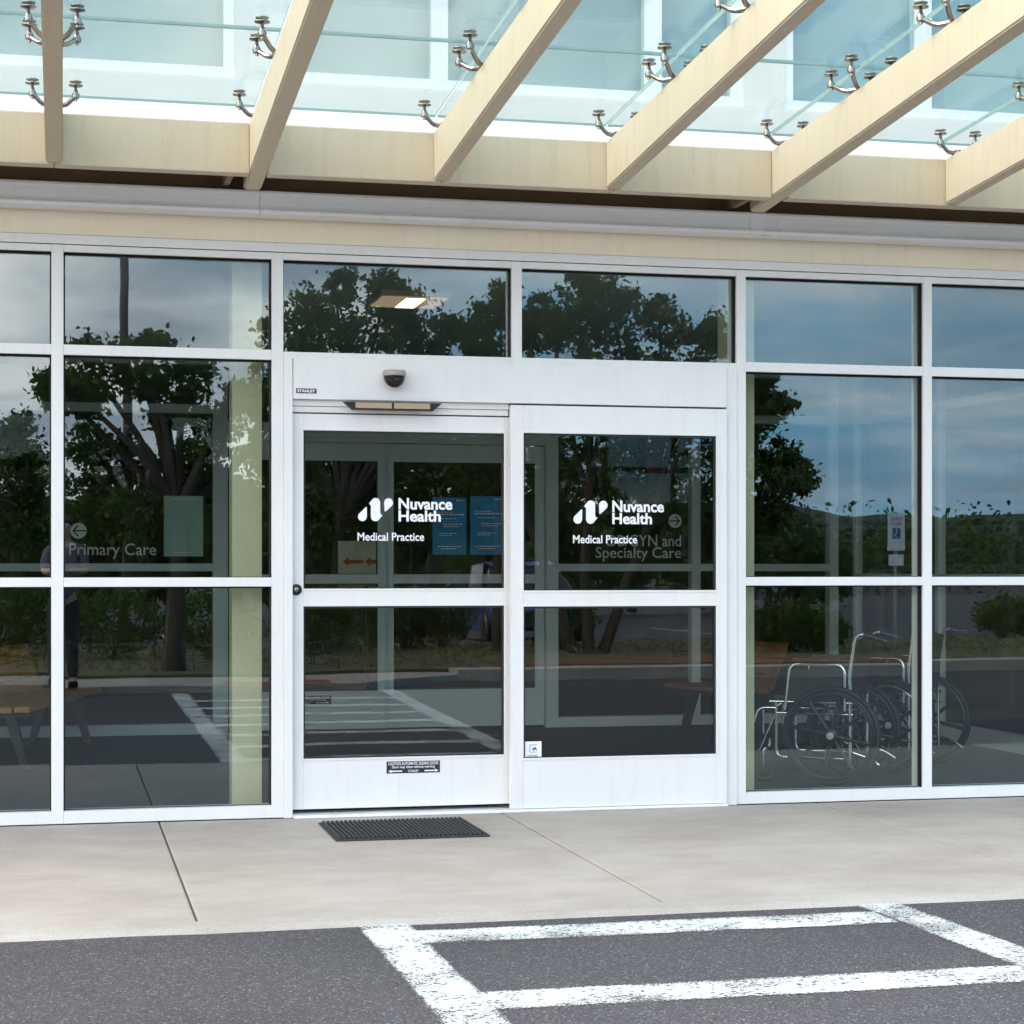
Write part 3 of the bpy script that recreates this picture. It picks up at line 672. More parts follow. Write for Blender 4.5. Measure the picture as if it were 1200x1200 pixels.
# ceiling light (lit)
a = at(431, 360, 2.35); 
x0, x1 = at(432, 356, 2.5).x, at(508, 356, 2.5).x; zc = 3.019
Yc0 = (zc - H) * F / (HZ - 346.5); Yc1 = (zc - H) * F / (HZ - 360)
yb = Yc0 * (CT - (-.06) * ST) - D; yf = Yc1 * (CT - (-.06) * ST) - D
yf, yb = min(yf, yb), max(yf, yb)
clg = empty('ceiling_light', ((x0 + x1) / 2 - .09, (yf + yb) / 2 - .25, zc), 'rectangular lit ceiling light glowing behind the left pane above the doors', 'ceiling light')
hx, hy = (x1 - x0) / 2, (yb - yf) / 2
m = MB(); m.box(-hx, hx, -hy, hy, -.035, -.001, 0, .004); m.build('housing', M['troffer'], clg)
m = MB(); m.box(-hx * .94, hx * .94, -hy * .9, hy * .9, -.040, -.0355); m.build('glow_panel', M['lampdim'], clg)  # sheet that glows by itself so the housing looks lit
m = MB(); m.box(-hx * .25, hx * .30, -hy * .8, hy * .8, -.046, -.0405); m.build('diffuser', M['lamp'], clg)

# ------------------------------------------------------------------ wheelchairs
def rounded(pts, r_=.05, n=5):
    pts = [Vector(p) for p in pts]; out = [pts[0]]
    for i in range(1, len(pts) - 1):
        p, a, b = pts[i], pts[i - 1], pts[i + 1]
        da, db = (a - p), (b - p); rr = min(r_, da.length * .45, db.length * .45)
        s, e = p + da.normalized() * rr, p + db.normalized() * rr
        for k in range(n + 1):
            t = k / n; out.append(s * (1 - t) ** 2 + p * 2 * t * (1 - t) + e * t * t)
    out.append(pts[-1]); return out
def ring(c, r_, n=48): return [(c[0] + r_ * math.cos(2 * math.pi * i / n), c[1], c[2] + r_ * math.sin(2 * math.pi * i / n)) for i in range(n)]
def make_wheelchair(label, bright):
    root = empty('wheelchair', (0, 0, 0), label, 'wheelchair', 'wheelchairs parked inside the right window')
    RW, HW = .305, .30
    for s in (-1, 1):
        y = s * HW; c = (0, y, RW)
        m = MB(); m.tube(ring(c, RW - .017), .017, 10, closed=True); wh = m.build('wheel', M['tyre'], root)
        m = MB(); m.tube(ring(c, RW - .043), .012, 8, closed=True)
        for k in range(8):
            a = 2 * math.pi * k / 8 + .2; d = Vector((math.cos(a), 0, math.sin(a)))
            m.tube([Vector(c) + d * .03, Vector(c) + d * .14 , Vector(c) + d * (RW - .05)], [.017, .011, .013], 8)
        m.lathe([(.045, -.02), (.045, .02), (.03, .028)], c, (0, s, 0), 18); m.build('rim', M['spoke'], wh)
        m = MB(); m.tube(ring((0, y + s * .045, RW), .255), .0075, 8, closed=True)
        m.build('hand_rim', M['chromew'] if bright else M['spoke'], wh)
        m = MB(); m.lathe([(.022, .028), (.022, .036), (.015, .041)], c, (0, s, 0), 18); m.build('hub_cap', M['hubgrey'], wh)
        # caster
        cc = (.43, s * .24, .10)
        m = MB(); m.tube(ring(cc, .082, 28), .018, 8, closed=True); m.lathe([(.066, -.012), (.066, .012)], cc, (0, 1, 0), 20); cw = m.build('caster', M['tyre'], root)
        m = MB(); m.tube(rounded([(.43, s * .272, .10), (.43, s * .272, .21), (.40, s * .24, .215), (.40, s * .24, .27)], .02), .009, 8); m.build('fork', M['chromew'], cw)
        # side frame, arm, leg rest
        ys = s * .235
        m = MB()
        m.tube(rounded([(-.10, ys, .16), (.36, ys, .16), (.36, ys, .50)], .05), .011)
        m.tube([(-.12, ys, .50), (.40, ys, .50)], .011); m.tube([(-.12, ys, .43), (.36, ys, .43)], .009)
        m.tube(rounded([(-.10, ys, .14), (-.10, ys, .70), (-.135, ys, .935), (-.29, ys, .890)], .07), .012)
        m.tube(rounded([(-.12, ys, .20), (-.22, ys, .17), (-.28, ys, .13)], .03), .009)
        m.tube([(0, ys - s * .01, RW), (0, ys + s * .05, RW)], .016)
        m.build('side_frame', M['chromew'], root)
        m = MB(); m.tube(rounded([(-.07, ys + s * .015, .45), (-.07, ys + s * .015, .735), (.27, ys + s * .015, .735), (.30, ys + s * .015, .45)], .06), .0105)
        ar = m.build('armrest', M['chromew'], root)
        m = MB(); m.box(-.05, .25, ys + s * .015 - .024, ys + s * .015 + .024, .746, .772, 0, .008); m.build('arm_pad', M['vinyl'], ar)
        m = MB(); m.box(-.055, .28, ys + s * .015 - .003, ys + s * .015 + .003, .51, .70, 0, .002); m.build('side_panel', M['vinyl'], ar)
        m = MB(); m.tube([(-.185, ys, .9205), (-.24, ys, .9045), (-.335, ys, .877)], [.018, .0185, .017], 10); m.build('hand_grip', M['blackplastic'], root)
        m = MB(); m.tube(rounded([(.36, ys, .46), (.47, ys, .46), (.50, ys, .36), (.60, ys, .13)], .06), .011); m.tube([(.44, ys, .47), (.44, ys, .30)], .008)
        lg = m.build('leg_rest', M['chromew'], root)
        x_ = ys - s * .09
        m = MB(); m.prism([(.55, .115), (.72, .135), (.72, .147), (.55, .127)], min(x_ - .08, x_ + .08), max(x_ - .08, x_ + .08), 'y'); m.build('foot_plate', M['darkmetal'], lg)
    m = MB(); m.tube([(.05, -.235, .17), (.05, .235, .49)], .009); m.tube([(.05, .235, .17), (.05, -.235, .49)], .009); m.build('cross_brace', M['chromew'], root)
    m = MB(); m.box(-.08, .38, -.225, .225, .505, .54, 0, .012); m.build('seat', M['vinyl'], root)
    m = MB(); m.prism([(-.108, .53), (-.085, .53), (-.092, .70), (-.118, .885), (-.142, .885), (-.118, .70)], -.225, .225, 'y'); m.build('backrest', M['vinyl'], root)
    return root
w1 = make_wheelchair('front black wheelchair with chrome frame parked against the right window, its wheel nearest the glass', False)
p = gr(974, 921)
hd = math.atan2(math.sin(R(36)), -math.cos(R(36)))      # heading left and a little into the room
def near_wheel_at(o, p, ang):
    o.rotation_euler = (0, 0, ang); c_, s2 = math.cos(ang), math.sin(ang)
    off = Vector((-s2 * .30, c_ * .30, 0))              # the left-hand wheel is at local +y ; pick the wheel nearer the glass
    if off.y > 0: off = -off
    o.location = (p.x - off.x, p.y - off.y, 0)
near_wheel_at(w1, p, hd)
w2 = make_wheelchair('second black wheelchair parked behind, its bright hand rim seen right of the slim window post', True)
near_wheel_at(w2, gr(1043, 905), math.atan2(math.sin(R(49)), -math.cos(R(49))))
# pale oval badge on the second chair's side panel
for ch in w2.children:
    if ch.name.startswith('armrest'):
        m = MB(); n = 20; m.prism([(.2 + .034 * math.cos(2 * math.pi * i / n), .645 + .018 * math.sin(2 * math.pi * i / n)) for i in range(n)], -.258, -.255, 'y')
        m.build('badge', M['hubgrey'], w2); break

# ------------------------------------------------------------------ benches in the vestibule
def make_bench(label, Ln=2.2, wood='wood'):
    root = empty('bench', (0, 0, 0), label, 'bench', 'wooden slat benches in the vestibule')
    #                                                      # local x along the bench from 0 (far end) to -Ln, facing +y... seat front edge at y=0
    m = MB()
    for k in range(4): m.box(-Ln, 0, -.44 + k * .113, -.44 + k * .113 + .098, .375 + .004 * k, .412 + .004 * k, 0, .006)
    m.build('seat', M[wood], root)
    m = MB()
    for k in range(3):
        y0 = -.475 - .05 * k; z0 = .395 + .125 * k
        m.prism([(y0, z0), (y0 + .03, z0), (y0 - .012, z0 + .105), (y0 - .042, z0 + .105)], -Ln, 0)
    m.build('backrest', M[wood], root)
    for x in (-.18, -Ln + .18):
        m = MB(); m.prism([(-.46, .373), (-.03, .380), (-.03, .350), (-.46, .340)], x - .03, x + .03)
        m.prism([(-.46, .345), (-.50, .37), (-.625, .74), (-.600, .74), (-.48, .45)], x - .022, x + .022); m.build('bracket', M['darkmetal'], root)
        for a, b in (((-.17), -.07), ((-.40), -.5)):
            m = MB(); m.prism([(a - .035, .348), (a + .035, .348), (b + .022, .0), (b - .022, .0)], x - .028, x + .028); m.build('leg', M['darkmetal'], root)
    return root
b1 = make_bench('orange brown slatted bench with dark legs behind the far left window')
d1 = Vector((.23, .973, 0)).normalized()
b1.location = (.30, 4.80, 0); b1.rotation_euler = (0, 0, math.atan2(d1.y, d1.x)); b1.scale = (1, -1, 1)
def mirror_fix(o):
    # bake the mirrored side into the meshes so no negative scale is left
    for ch in [o] + list(o.children):
        if ch.type == 'MESH':
            for v in ch.data.vertices: v.co.y *= -1
            ch.data.flip_normals()
    o.scale = (1, 1, 1)
mirror_fix(b1)
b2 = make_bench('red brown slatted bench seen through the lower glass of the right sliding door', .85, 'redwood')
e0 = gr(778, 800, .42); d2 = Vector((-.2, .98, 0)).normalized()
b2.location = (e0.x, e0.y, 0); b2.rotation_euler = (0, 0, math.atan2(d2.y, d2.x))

# ------------------------------------------------------------------ glass canopy
cn = empty('glass_canopy', (0, 0, 0), 'glass entrance canopy on sloping cream steel beams with metal spider fittings', 'canopy')
bmz = lambda o: 3.267 + .066 * o
tpz = lambda o: 3.5255 + .045 * o
gz = lambda o: 3.643 + .045 * o
BX = [(-2.86, -2.77, 1), (-1.93, -1.86, 0), (-1.0, -.93, 0), (-.079, .002, 0), (.912, 1.002, 1), (1.849, 1.929, 0), (2.764, 2.846, 0), (3.680, 3.772, 1), (4.679, 4.76, 0), (5.60, 5.68, 0), (6.52, 6.61, 1)]
OE = 3.45
for x0, x1, main in BX:
    o0 = .155 if main else .5
    m = MB(); bm = bmesh.new()
    pr = [(-o0, bmz(o0)), (-OE, bmz(OE)), (-OE, tpz(OE)), (-o0, tpz(o0))]
    m.prism(pr, x0, x1); o = m.build('beam', M['cream'], cn)
    bm.from_mesh(o.data); bmesh.ops.bevel(bm, geom=[e for e in bm.edges], offset=.008, segments=3, affect='EDGES'); bm.to_mesh(o.data); bm.free()
for i in range(len(BX) - 1):                                     # back beam between the main beams, one length per bay
    a = BX[i][1] if BX[i][2] else (BX[i][0] + BX[i][1]) / 2
    b = BX[i + 1][0] if BX[i + 1][2] else (BX[i + 1][0] + BX[i + 1][1]) / 2
    m = MB(); m.box(a + .001, b - .001, -.4995, -.405, 3.292, 3.545, 0, .008); m.build('back_beam', M['cream'], cn)
    m = MB()
for x in [b[0] for b in BX if b[2]]:                               # bolted stubs at the main beams
    m = MB(); m.box(x - .10, x - .07, -.40, -.0, 3.30, 3.40); m.build('stub_plate', M['soffit'], cn)
# glass panels: two rows, joints on the beam lines
rows = [(.35, 1.562), (1.578, OE + .12)]
for i in range(len(BX) - 1):
    a = (BX[i][0] + BX[i][1]) / 2 + .007; b = (BX[i + 1][0] + BX[i + 1][1]) / 2 - .007
    for o0, o1 in rows:
        m = MB(); t = .013
        m.prism([(-o0, gz(o0)), (-o1, gz(o1)), (-o1, gz(o1) + t), (-o0, gz(o0) + t)], a, b)
        m.mi = [1, 1, 0, 1, 0, 1]
        m.build('glass_panel', [M['canopyglass'], M['glassedge']], cn)
def spider(x, o, four):
    m = MB(); zb = tpz(o)
    base = Vector((x, -o, zb))
    m.lathe([(.03, -.004), (.03, .012), (.018, .03)], base, (0, 0, 1), 14)
    for sx in (-1, 1):
        for so in ((-1, 1) if four else (0,)):
            tip = Vector((x + sx * .102, -(o + so * .122), 0)); zt = gz(o + so * .122); tip.z = zt - .052
            mid = base * .45 + tip * .55; mid.z = min(base.z, tip.z) + .016
            m.tube(rounded([base + Vector((sx * .012, 0, .014)), mid, tip], .09), [.0125] * 2 + [.0115] * 3 + [.011] * 3, 8)
            m.lathe([(.008, -.026), (.008, -.016), (.017, -.014), (.020, .002), (.012, .018), (.008, .030), (.007, .040), (.022, .044), (.034, .047), (.034, .0515)], tip, (0, 0, 1), 16)
            m.lathe([(.030, 0), (.030, .003), (.026, .005)], Vector((tip.x, tip.y, zt + .0135)), (0, 0, 1), 16)
    m.build('spider_fitting', M['chrome'], cn)
for x0, x1, main in BX:
    x = (x0 + x1) / 2
    spider(x, .57, False); spider(x, 1.57, True); spider(x, 2.57, True)

# ------------------------------------------------------------------ the place across the road (seen in the glass)
def leaf_mesh(pts, size, name, m_, parent=None, aspect=.55):
    """many small leaf quads at the points (n,3) with random orientation"""
    n = len(pts)
    a = rng.normal(size=(n, 3)); a /= np.linalg.norm(a, axis=1, keepdims=True)
    b = rng.normal(size=(n, 3)); b -= a * (a * b).sum(1, keepdims=True); b /= np.linalg.norm(b, axis=1, keepdims=True)
    s = size * rng.uniform(.45, 1.45, (n, 1))
    V = np.stack([pts - a * s, pts + b * s * aspect, pts + a * s, pts - b * s * aspect], 1).reshape(-1, 3)
    Fc = np.arange(n * 4).reshape(n, 4)
    me = bpy.data.meshes.new(name); me.vertices.add(n * 4); me.vertices.foreach_set('co', V.ravel())
    me.loops.add(n * 4); me.loops.foreach_set('vertex_index', Fc.ravel().astype(np.int32))
    me.polygons.add(n); me.polygons.foreach_set('loop_start', (np.arange(n) * 4).astype(np.int32))
    me.polygons.foreach_set('loop_total', np.full(n, 4, dtype=np.int32))
    me.materials.append(m_); me.update(); me.validate()
    o = bpy.data.objects.new(name, me); COL.objects.link(o)
    if parent: o.parent = parent
    return o
def tree(name, label, base, blobs, leaf=.045, per=70, clumps=26, m_=None, trunks=1, tr=.11, group='trees across the road', cat='tree', lean=None):
    """blobs: (world centre Vector, rx, rz) crown lobes; trunk(s) from base with limbs into each lobe"""
    root = empty(name, base, label, cat, group)
    pts = []; tb = MB(); zc = min(b[0].z for b in blobs)
    tops = []
    for t in range(trunks):
        bx = Vector((base.x + (t - (trunks - 1) / 2) * .22, base.y + random.uniform(-.05, .05), base.z))
        top = Vector((base.x + (0 if trunks == 1 else (t - (trunks - 1) / 2) * 1.0), base.y, base.z + (zc - base.z) * .8 + .4))
        mid = bx.lerp(top, .5) + Vector((random.uniform(-.1, .1), random.uniform(-.1, .1), 0))
        tb.tube([bx - base, mid - base, top - base], [tr, tr * .75, tr * .55], 9); tops.append(top)
    for c, rx, rz in blobs:
        start = min(tops, key=lambda q: abs(q.x - c.x))
        mid = start.lerp(c, .5) + Vector((random.uniform(-.15, .15), random.uniform(-.2, .2), random.uniform(0, .25)))
        tb.tube([start - base, mid - base, c - base], [tr * .5, tr * .32, tr * .14], 6)
        nc = max(8, int(clumps * 1.8 * max(.4, min(2.5, rx * rz))))
        for k in range(nc):
            d = rng.normal(size=3); d /= np.linalg.norm(d); rr = rng.uniform(.25, 1.0) ** .6
            cc = np.array([c.x + d[0] * rx * rr, c.y + d[1] * rx * .8 * rr, c.z + d[2] * rz * rr])
            if k % 3 == 0: tb.tube([c - base, (c.lerp(Vector(cc), .55) + Vector((0, 0, .04))) - base, Vector(cc) - base], [tr * .14, tr * .09, tr * .04], 4)
            sg_ = rng.uniform(.06, .19) * max(.6, min(1.5, (rx + rz)))
            npt = int(per * .9 * rng.uniform(.35, 1.5))
            pts.append(cc + rng.normal(size=(npt, 3)) * np.array([sg_, sg_, sg_ * .7]))
    tb.build('trunk', M['bark'], root)
    P = np.concatenate(pts) - np.array(base)
    leaf_mesh(P, leaf, 'crown', m_ or M['leaf'], root); return root
def BL(o, *lobes, rw=0):                                  # lobes in the mirrored view -> world ellipsoids round the distance o
    out = []
    for u, v, ru, rv in lobes:
        s = rfs(o, u); oo = o + random.uniform(-.5, .5)
        out.append((rf(u, v, oo), ru / s, rv / s))
    return out
def ground_at(u, o, z=.1): p = rf(u, 700, o); return Vector((p.x, -o, z))

tree('broadleaf_tree', 'tall open crowned broadleaf tree mirrored in the left window pane', ground_at(206, 13.6), BL(14,
     (105, 432, 42, 34), (165, 430, 40, 34), (150, 402, 55, 16), (212, 445, 38, 30), (255, 505, 40, 34), (105, 520, 34, 28), (150, 545, 40, 34),
     (215, 560, 40, 36), (110, 600, 36, 44), (180, 610, 60, 44), (255, 590, 44, 44), (95, 470, 20, 20), (290, 455, 28, 34), (300, 520, 24, 40), (60, 450, 26, 30), (195, 490, 20, 14)), per=95, tr=.15, clumps=22)
tree('broadleaf_tree', 'dense green tree mirrored in the far left window', ground_at(15, 20), BL(20,
     (25, 520, 40, 38), (5, 560, 50, 50), (45, 575, 30, 40), (-40, 540, 50, 60), (20, 620, 55, 40), (60, 640, 40, 30)), per=110, clumps=22, tr=.14)
tree('broadleaf_tree', 'large dark tree mirrored in the left pane above the doors', ground_at(400, 19), BL(19.5,
     (395, 335, 22, 26), (375, 362, 36, 28), (350, 385, 40, 30), (455, 340, 24, 22), (475, 360, 30, 24), (430, 390, 60, 34), (500, 395, 36, 30), (400, 440, 80, 50),
     (490, 450, 60, 50), (380, 520, 70, 50), (470, 530, 70, 60), (400, 610, 80, 50), (520, 600, 60, 60), (350, 450, 40, 60), (345, 560, 40, 60), (535, 385, 20, 18)), per=110, clumps=20, leaf=.05, tr=.14)
tree('broadleaf_tree', 'slender light green tree mirrored beside the post above the doors', ground_at(585, 18), BL(18,
     (590, 350, 20, 18), (570, 375, 22, 24), (600, 385, 26, 28), (560, 400, 26, 22), (625, 395, 26, 34), (640, 365, 20, 20), (590, 430, 44, 34), (600, 490, 50, 50), (560, 540, 50, 60), (620, 580, 50, 50)), per=80, clumps=20)
tree('birch_tree', 'three stemmed tree mirrored in the right sliding door and the pane above it', ground_at(690, 16.7), BL(17.2,
     (695, 335, 26, 16), (680, 355, 34, 24), (720, 350, 30, 26), (690, 390, 40, 28), (740, 385, 34, 26), (780, 362, 22, 22), (790, 395, 32, 26), (835, 388, 26, 22), (850, 402, 18, 16),
     (690, 440, 50, 36), (760, 445, 50, 36), (820, 430, 30, 30), (680, 510, 50, 40), (750, 520, 60, 44), (820, 520, 40, 44), (700, 580, 60, 36), (790, 590, 50, 36), (655, 385, 18, 24)), per=85, clumps=20, trunks=3, tr=.095)
tree('broadleaf_tree', 'leafy tree edge mirrored against open sky in the right window', ground_at(862, 18), BL(18,
     (892, 462, 22, 20), (905, 480, 26, 22), (880, 500, 26, 30), (905, 535, 30, 24), (930, 552, 26, 20), (945, 566, 16, 12), (900, 575, 36, 30), (885, 610, 34, 34), (860, 460, 26, 40), (850, 560, 40, 50), (895, 445, 14, 10), (912, 605, 22, 22), (870, 650, 34, 24)), per=85, clumps=22, tr=.13)
# the wood behind, tree by tree
kk = 0
for i, (u, o, vt, wd) in enumerate([(-140, 34, 520, 90), (-60, 38, 560, 90), (40, 33, 545, 80), (120, 40, 560, 90), (200, 34, 540, 80), (285, 36, 560, 80), (350, 31, 470, 80), (430, 36, 440, 90), (510, 33, 430, 80), (580, 38, 455, 80), (650, 42, 480, 80), (740, 44, 510, 90), (820, 46, 560, 80), (900, 52, 610, 60), (950, 60, 618, 50)]):
    bl_ = [(u + random.uniform(-.3, .3) * wd, vt + 22 + k * 34 + random.uniform(-8, 8), wd * random.uniform(.4, .6), 30) for k in range(5) if vt + 22 + k * 34 < 690]
    bl_ += [(u + random.uniform(-.8, .8) * wd, random.uniform(vt + 50, 680), wd * .4, 28) for k in range(4)]
    tree('woodland_tree', ['dark tree at the edge of the wood across the road', 'mid green tree in the wood across the road'][i % 2], ground_at(u, o), BL(o, *bl_), per=130, clumps=7, leaf=.085, m_=M['leafd'], tr=.16, group='woodland trees across the road')
# shrubs
def shrub(label, u, o, rx, h, m_=M['leafy'], name='shrub', leaf=.035, n=2600):
    b = ground_at(u, o, .1); root = empty(name, b, label, 'shrub', 'shrubs in the bed across the road')
    t = MB()
    for k in range(6):
        a = 6.28 * k / 6; t.tube([(0, 0, -.1), (rx * .35 * math.cos(a), rx * .35 * math.sin(a), h * .55)], [.018, .006], 5)
    t.build('stem', M['bark'], root)
    d = rng.normal(size=(n, 3)); d /= np.linalg.norm(d, axis=1, keepdims=True); r_ = rng.uniform(.35, 1, (n, 1)) ** .5
    lump = 1 + .22 * np.sin(d[:, :1] * 5 + 1) * np.cos(d[:, 1:2] * 4) + .1 * rng.normal(size=(n, 1))
    P = d * r_ * lump * np.array([rx, rx * .8, h * .5]) + np.array([0, 0, h * .52]); P[:, 2] = np.maximum(P[:, 2], .02)
    leaf_mesh(P, leaf, 'foliage', m_, root); return root
for u, o, rx, h in [(520, 19.5, .55, 1.05), (480, 19.5, .6, .9), (400, 18.5, .8, 1.1), (440, 20, .6, 1.2), (660, 18.5, .5, .8), (370, 17.5, .6, .9), (1180, 20.5, .5, .75), (1205, 20.5, .5, .7), (935, 17, .5, .75), (910, 17.2, .5, .7), (965, 17, .45, .6), (250, 16.5, .6, 1.0), (140, 17, .7, 1.0), (60, 17.5, .7, 1.1), (-10, 17, .7, 1.2)]:
    shrub('low rounded green shrub in the planting bed across the road', u, o, rx, h)
# planting island, far kerb, sidewalk, mulch, tactile pad
def sheet(name, pts, z, m_, h=.0):
    b = MB(); b.prism(pts, z - .25, z, 'z'); return tag(b.build(name, m_), kind='structure')
sheet('far_sidewalk', [(-25, -11.05), (3.3, -11.05), (4.6, -12.4), (4.6, -13.0), (2.2, -12.8), (-25, -12.6)], .06, M['concrete'])
sheet('far_kerb', [(4.62, -12.42), (40, -12.9), (40, -13.15), (4.62, -13.0)], .12, M['kerb'])
sheet('planting_bed', [(-25, -12.62), (2.2, -12.82), (4.6, -13.02), (40, -13.17), (40, -17.2), (12, -21.5), (-25, -23)], .10, M['soil'])
sheet('mulch_bed', [(5.5, -13.6), (11.5, -13.7), (11.5, -15.5), (5.5, -15.2)], .112, M['mulch'])
sheet('tactile_pad', [(1.75, -11.15), (2.95, -11.15), (2.95, -11.75), (1.75, -11.75)], .064, M['pad'])
n = 9000
gx = rng.uniform(-18, 22, n); gy = -rng.uniform(13.3, 20.5, n)
keep = ~((gx > 5.3) & (gx < 11.7) & (gy > -15.7)); gx, gy = gx[keep], gy[keep]
go = leaf_mesh(np.stack([gx, gy, rng.uniform(.10, .20, len(gx))], 1), .09, 'grass', M['grass'], aspect=.12); tag(go, 'dry grass in the planting bed across the road', 'grass', kind='stuff')
# wooded hills on the horizon
hm = MB(); nx, ny = 150, 10; vs = []
for j in range(ny):
    for i in range(nx):
        x = -700 + 1500 * i / (nx - 1); o = 300 + 45 * j
        h = (math.sin(math.pi * min(1, j / 6.0) * .5)) * 1.6 * (9 + 7 * (.5 + mnoise.noise((x * .006, 3, 0))) + 3.5 * mnoise.noise((x * .03, j * .8, 1)) + 3.0 * mnoise.noise((x * .11, j, 2)))
        vs.append((x, -o, -1 if j == 0 else max(-1, h)))
hm.add(vs, [(j * nx + i, j * nx + i + 1, (j + 1) * nx + i + 1, (j + 1) * nx + i) for j in range(ny - 1) for i in range(nx - 1)])
tag(hm.build('hills', M['hill']), kind='structure')
# far wood along the foot of the hills, read as one mass
P = []
for i in range(420):
    x = rng.uniform(-60, 190); y = -rng.uniform(85, 130); hgt = rng.uniform(3.4, 5.2)
    npt = 260; d = rng.normal(size=(npt, 3)) * np.array([1.5, 1.5, hgt * .22]) + np.array([x, y, hgt * .55]); d[:, 2] = np.clip(d[:, 2], 0, hgt); P.append(d)
go = leaf_mesh(np.concatenate(P), .2, 'far_wood', M['leafd']); tag(go, 'far dark wood along the foot of the hills', 'wood', kind='stuff')
# lamp post
b = ground_at(146, 21, 0)
lp = empty('lamp_post', b, 'tall dark bronze car park lamp post mirrored in the left window', 'lamp post')
m = MB(); m.tube([(0, 0, 0), (0, 0, 7.6)], [.085, .065], 12); m.lathe([(.2, -.03), (.2, .5), (.14, .55)], (0, 0, 0)); m.build('pole', M['bronze'], lp)
m = MB(); m.box(-.2, .2, -.05, .75, 7.55, 7.68, 0, .03); m.build('lamp_head', M['bronze'], lp)
# parking sign
b = ground_at(1051, 19, 0); zt = rf(1051, 603, 19).z
ps = empty('parking_sign', b, 'white accessible parking sign on a metal post mirrored in the right window', 'sign')
m = MB(); m.tube([(0, 0, -.02), (0, 0, zt + .02)], .028, 10); m.build('post', M['galv'], ps)
zz = zt
m = MB(); m.box(-.155, .155, .030, .034, zz - .62, zz, 0, .0); pn = m.build('sign_panel', M['decal_white'], ps)
m = MB(); m.box(-.075, .075, .0342, .0355, zz - .42, zz - .24); m.build('blue_square', M['blue'], pn)
m = MB(); Y = .0356
m.lathe([(.014, 0), (.014, .001)], (.005, Y, zz - .265), (0, 1, 0), 14)
m.tube([(.004, Y, zz - .285), (0, Y, zz - .335), (-.035, Y, zz - .338), (-.05, Y, zz - .385)], .008, 6)
m.tube([(.02 + .04 * math.cos(R(a_)), Y, zz - .36 + .04 * math.sin(R(a_))) for a_ in range(110, 320, 15)], .006, 6); m.build('wheelchair_symbol', M['decal_white'], pn)
m = MB(); text_mb(m, 'RESERVED', .115, -.115, zz - .12, zz - .06, .0345, .01, True); text_mb(m, 'PARKING', .105, -.105, zz - .20, zz - .14, .0345, .01, True); m.build('lettering', M['blue'], pn)
m = MB(); m.box(-.13, .13, .030, .034, zz - .86, zz - .68); m.build('lower_panel', M['decal_white'], ps)
# parked car
def car(u, o, label):
    b = ground_at(u, o, -.02); root = empty('parked_car', b, label, 'car'); 
    # local +y is the front (towards the clinic)
    sec = [(-2.15, .80, .30, .86), (-2.0, .86, .24, .95), (-1.0, .90, .22, 1.0), (0, .90, .22, 1.0), (.9, .89, .22, .96), (1.6, .86, .24, .86), (2.05, .78, .28, .72), (2.2, .66, .34, .6)]
    m = MB(); vs = []; 
    for y, hw, z0, z1 in sec: vs += [(-hw * .92, y, z0), (-hw, y, z0 + .15), (-hw, y, (z0 + z1) / 2 + .05), (-hw * .93, y, z1 - .05), (-hw * .7, y, z1), (0, y, z1 + .03), (hw * .7, y, z1), (hw * .93, y, z1 - .05), (hw, y, (z0 + z1) / 2 + .05), (hw, y, z0 + .15), (hw * .92, y, z0)]
    k = 11; fs = []
    for i in range(len(sec) - 1):
        for j in range(k): fs.append((i * k + j, i * k + (j + 1) % k, (i + 1) * k + (j + 1) % k, (i + 1) * k + j))
    fs += [tuple(range(k))[::-1], tuple(range((len(sec) - 1) * k, len(sec) * k))]; m.add(vs, fs, 0, True); m.build('body', M['carblue'], root)
    m = MB(); cab = [(-1.9, .74, .97), (-1.2, .62, 1.40), (0, .63, 1.45), (.45, .62, 1.38), (1.05, .76, .98)]; vs = []
    for y, hw, z in cab: vs += [(-hw, y, z), (hw, y, z), (hw + .06, y, .93), (-hw - .06, y, .93)]
    fs = []
    for i in range(len(cab) - 1):
        for j in range(4): fs.append((i * 4 + j, i * 4 + (j + 1) % 4, (i + 1) * 4 + (j + 1) % 4, (i + 1) * 4 + j))
    fs += [(3, 2, 1, 0), tuple(range((len(cab) - 1) * 4, len(cab) * 4))]; m.add(vs, fs); m.build('cabin_glass', M['carglass'], root)
    m = MB(); m.prism([(-1.2, 1.41), (0, 1.46), (.45, 1.39), (.45, 1.42), (0, 1.49), (-1.2, 1.44)], -.6, .6); m.build('roof', M['carblue'], root)
    for sx in (-1, 1):
        for y in (-1.3, 1.35):
            m = MB(); m.lathe([(.22, -.1), (.31, -.1), (.33, -.07), (.33, .07), (.31, .1), (.2, .1)], (sx * .8, y, .33), (sx, 0, 0), 24); wv = m.build('wheel', M['tyre'], root)
            m = MB(); m.lathe([(.2, .095), (.19, .108), (.05, .1)], (sx * .8, y, .33), (sx, 0, 0), 20); m.build('rim', M['chrome'], wv)
        m = MB(); m.box(min(sx * .45, sx * .74), max(sx * .45, sx * .74), 2.02, 2.12, .60, .72, 0, .03); m.build('headlight', M['hubgrey'], root)
    m = MB(); m.box(-.4, .4, 2.13, 2.215, .42, .56, 0, .02); m.build('grille', M['black'], root)
    return root
car(606, 24.7, 'dark blue parked car mirrored low in the sliding doors')

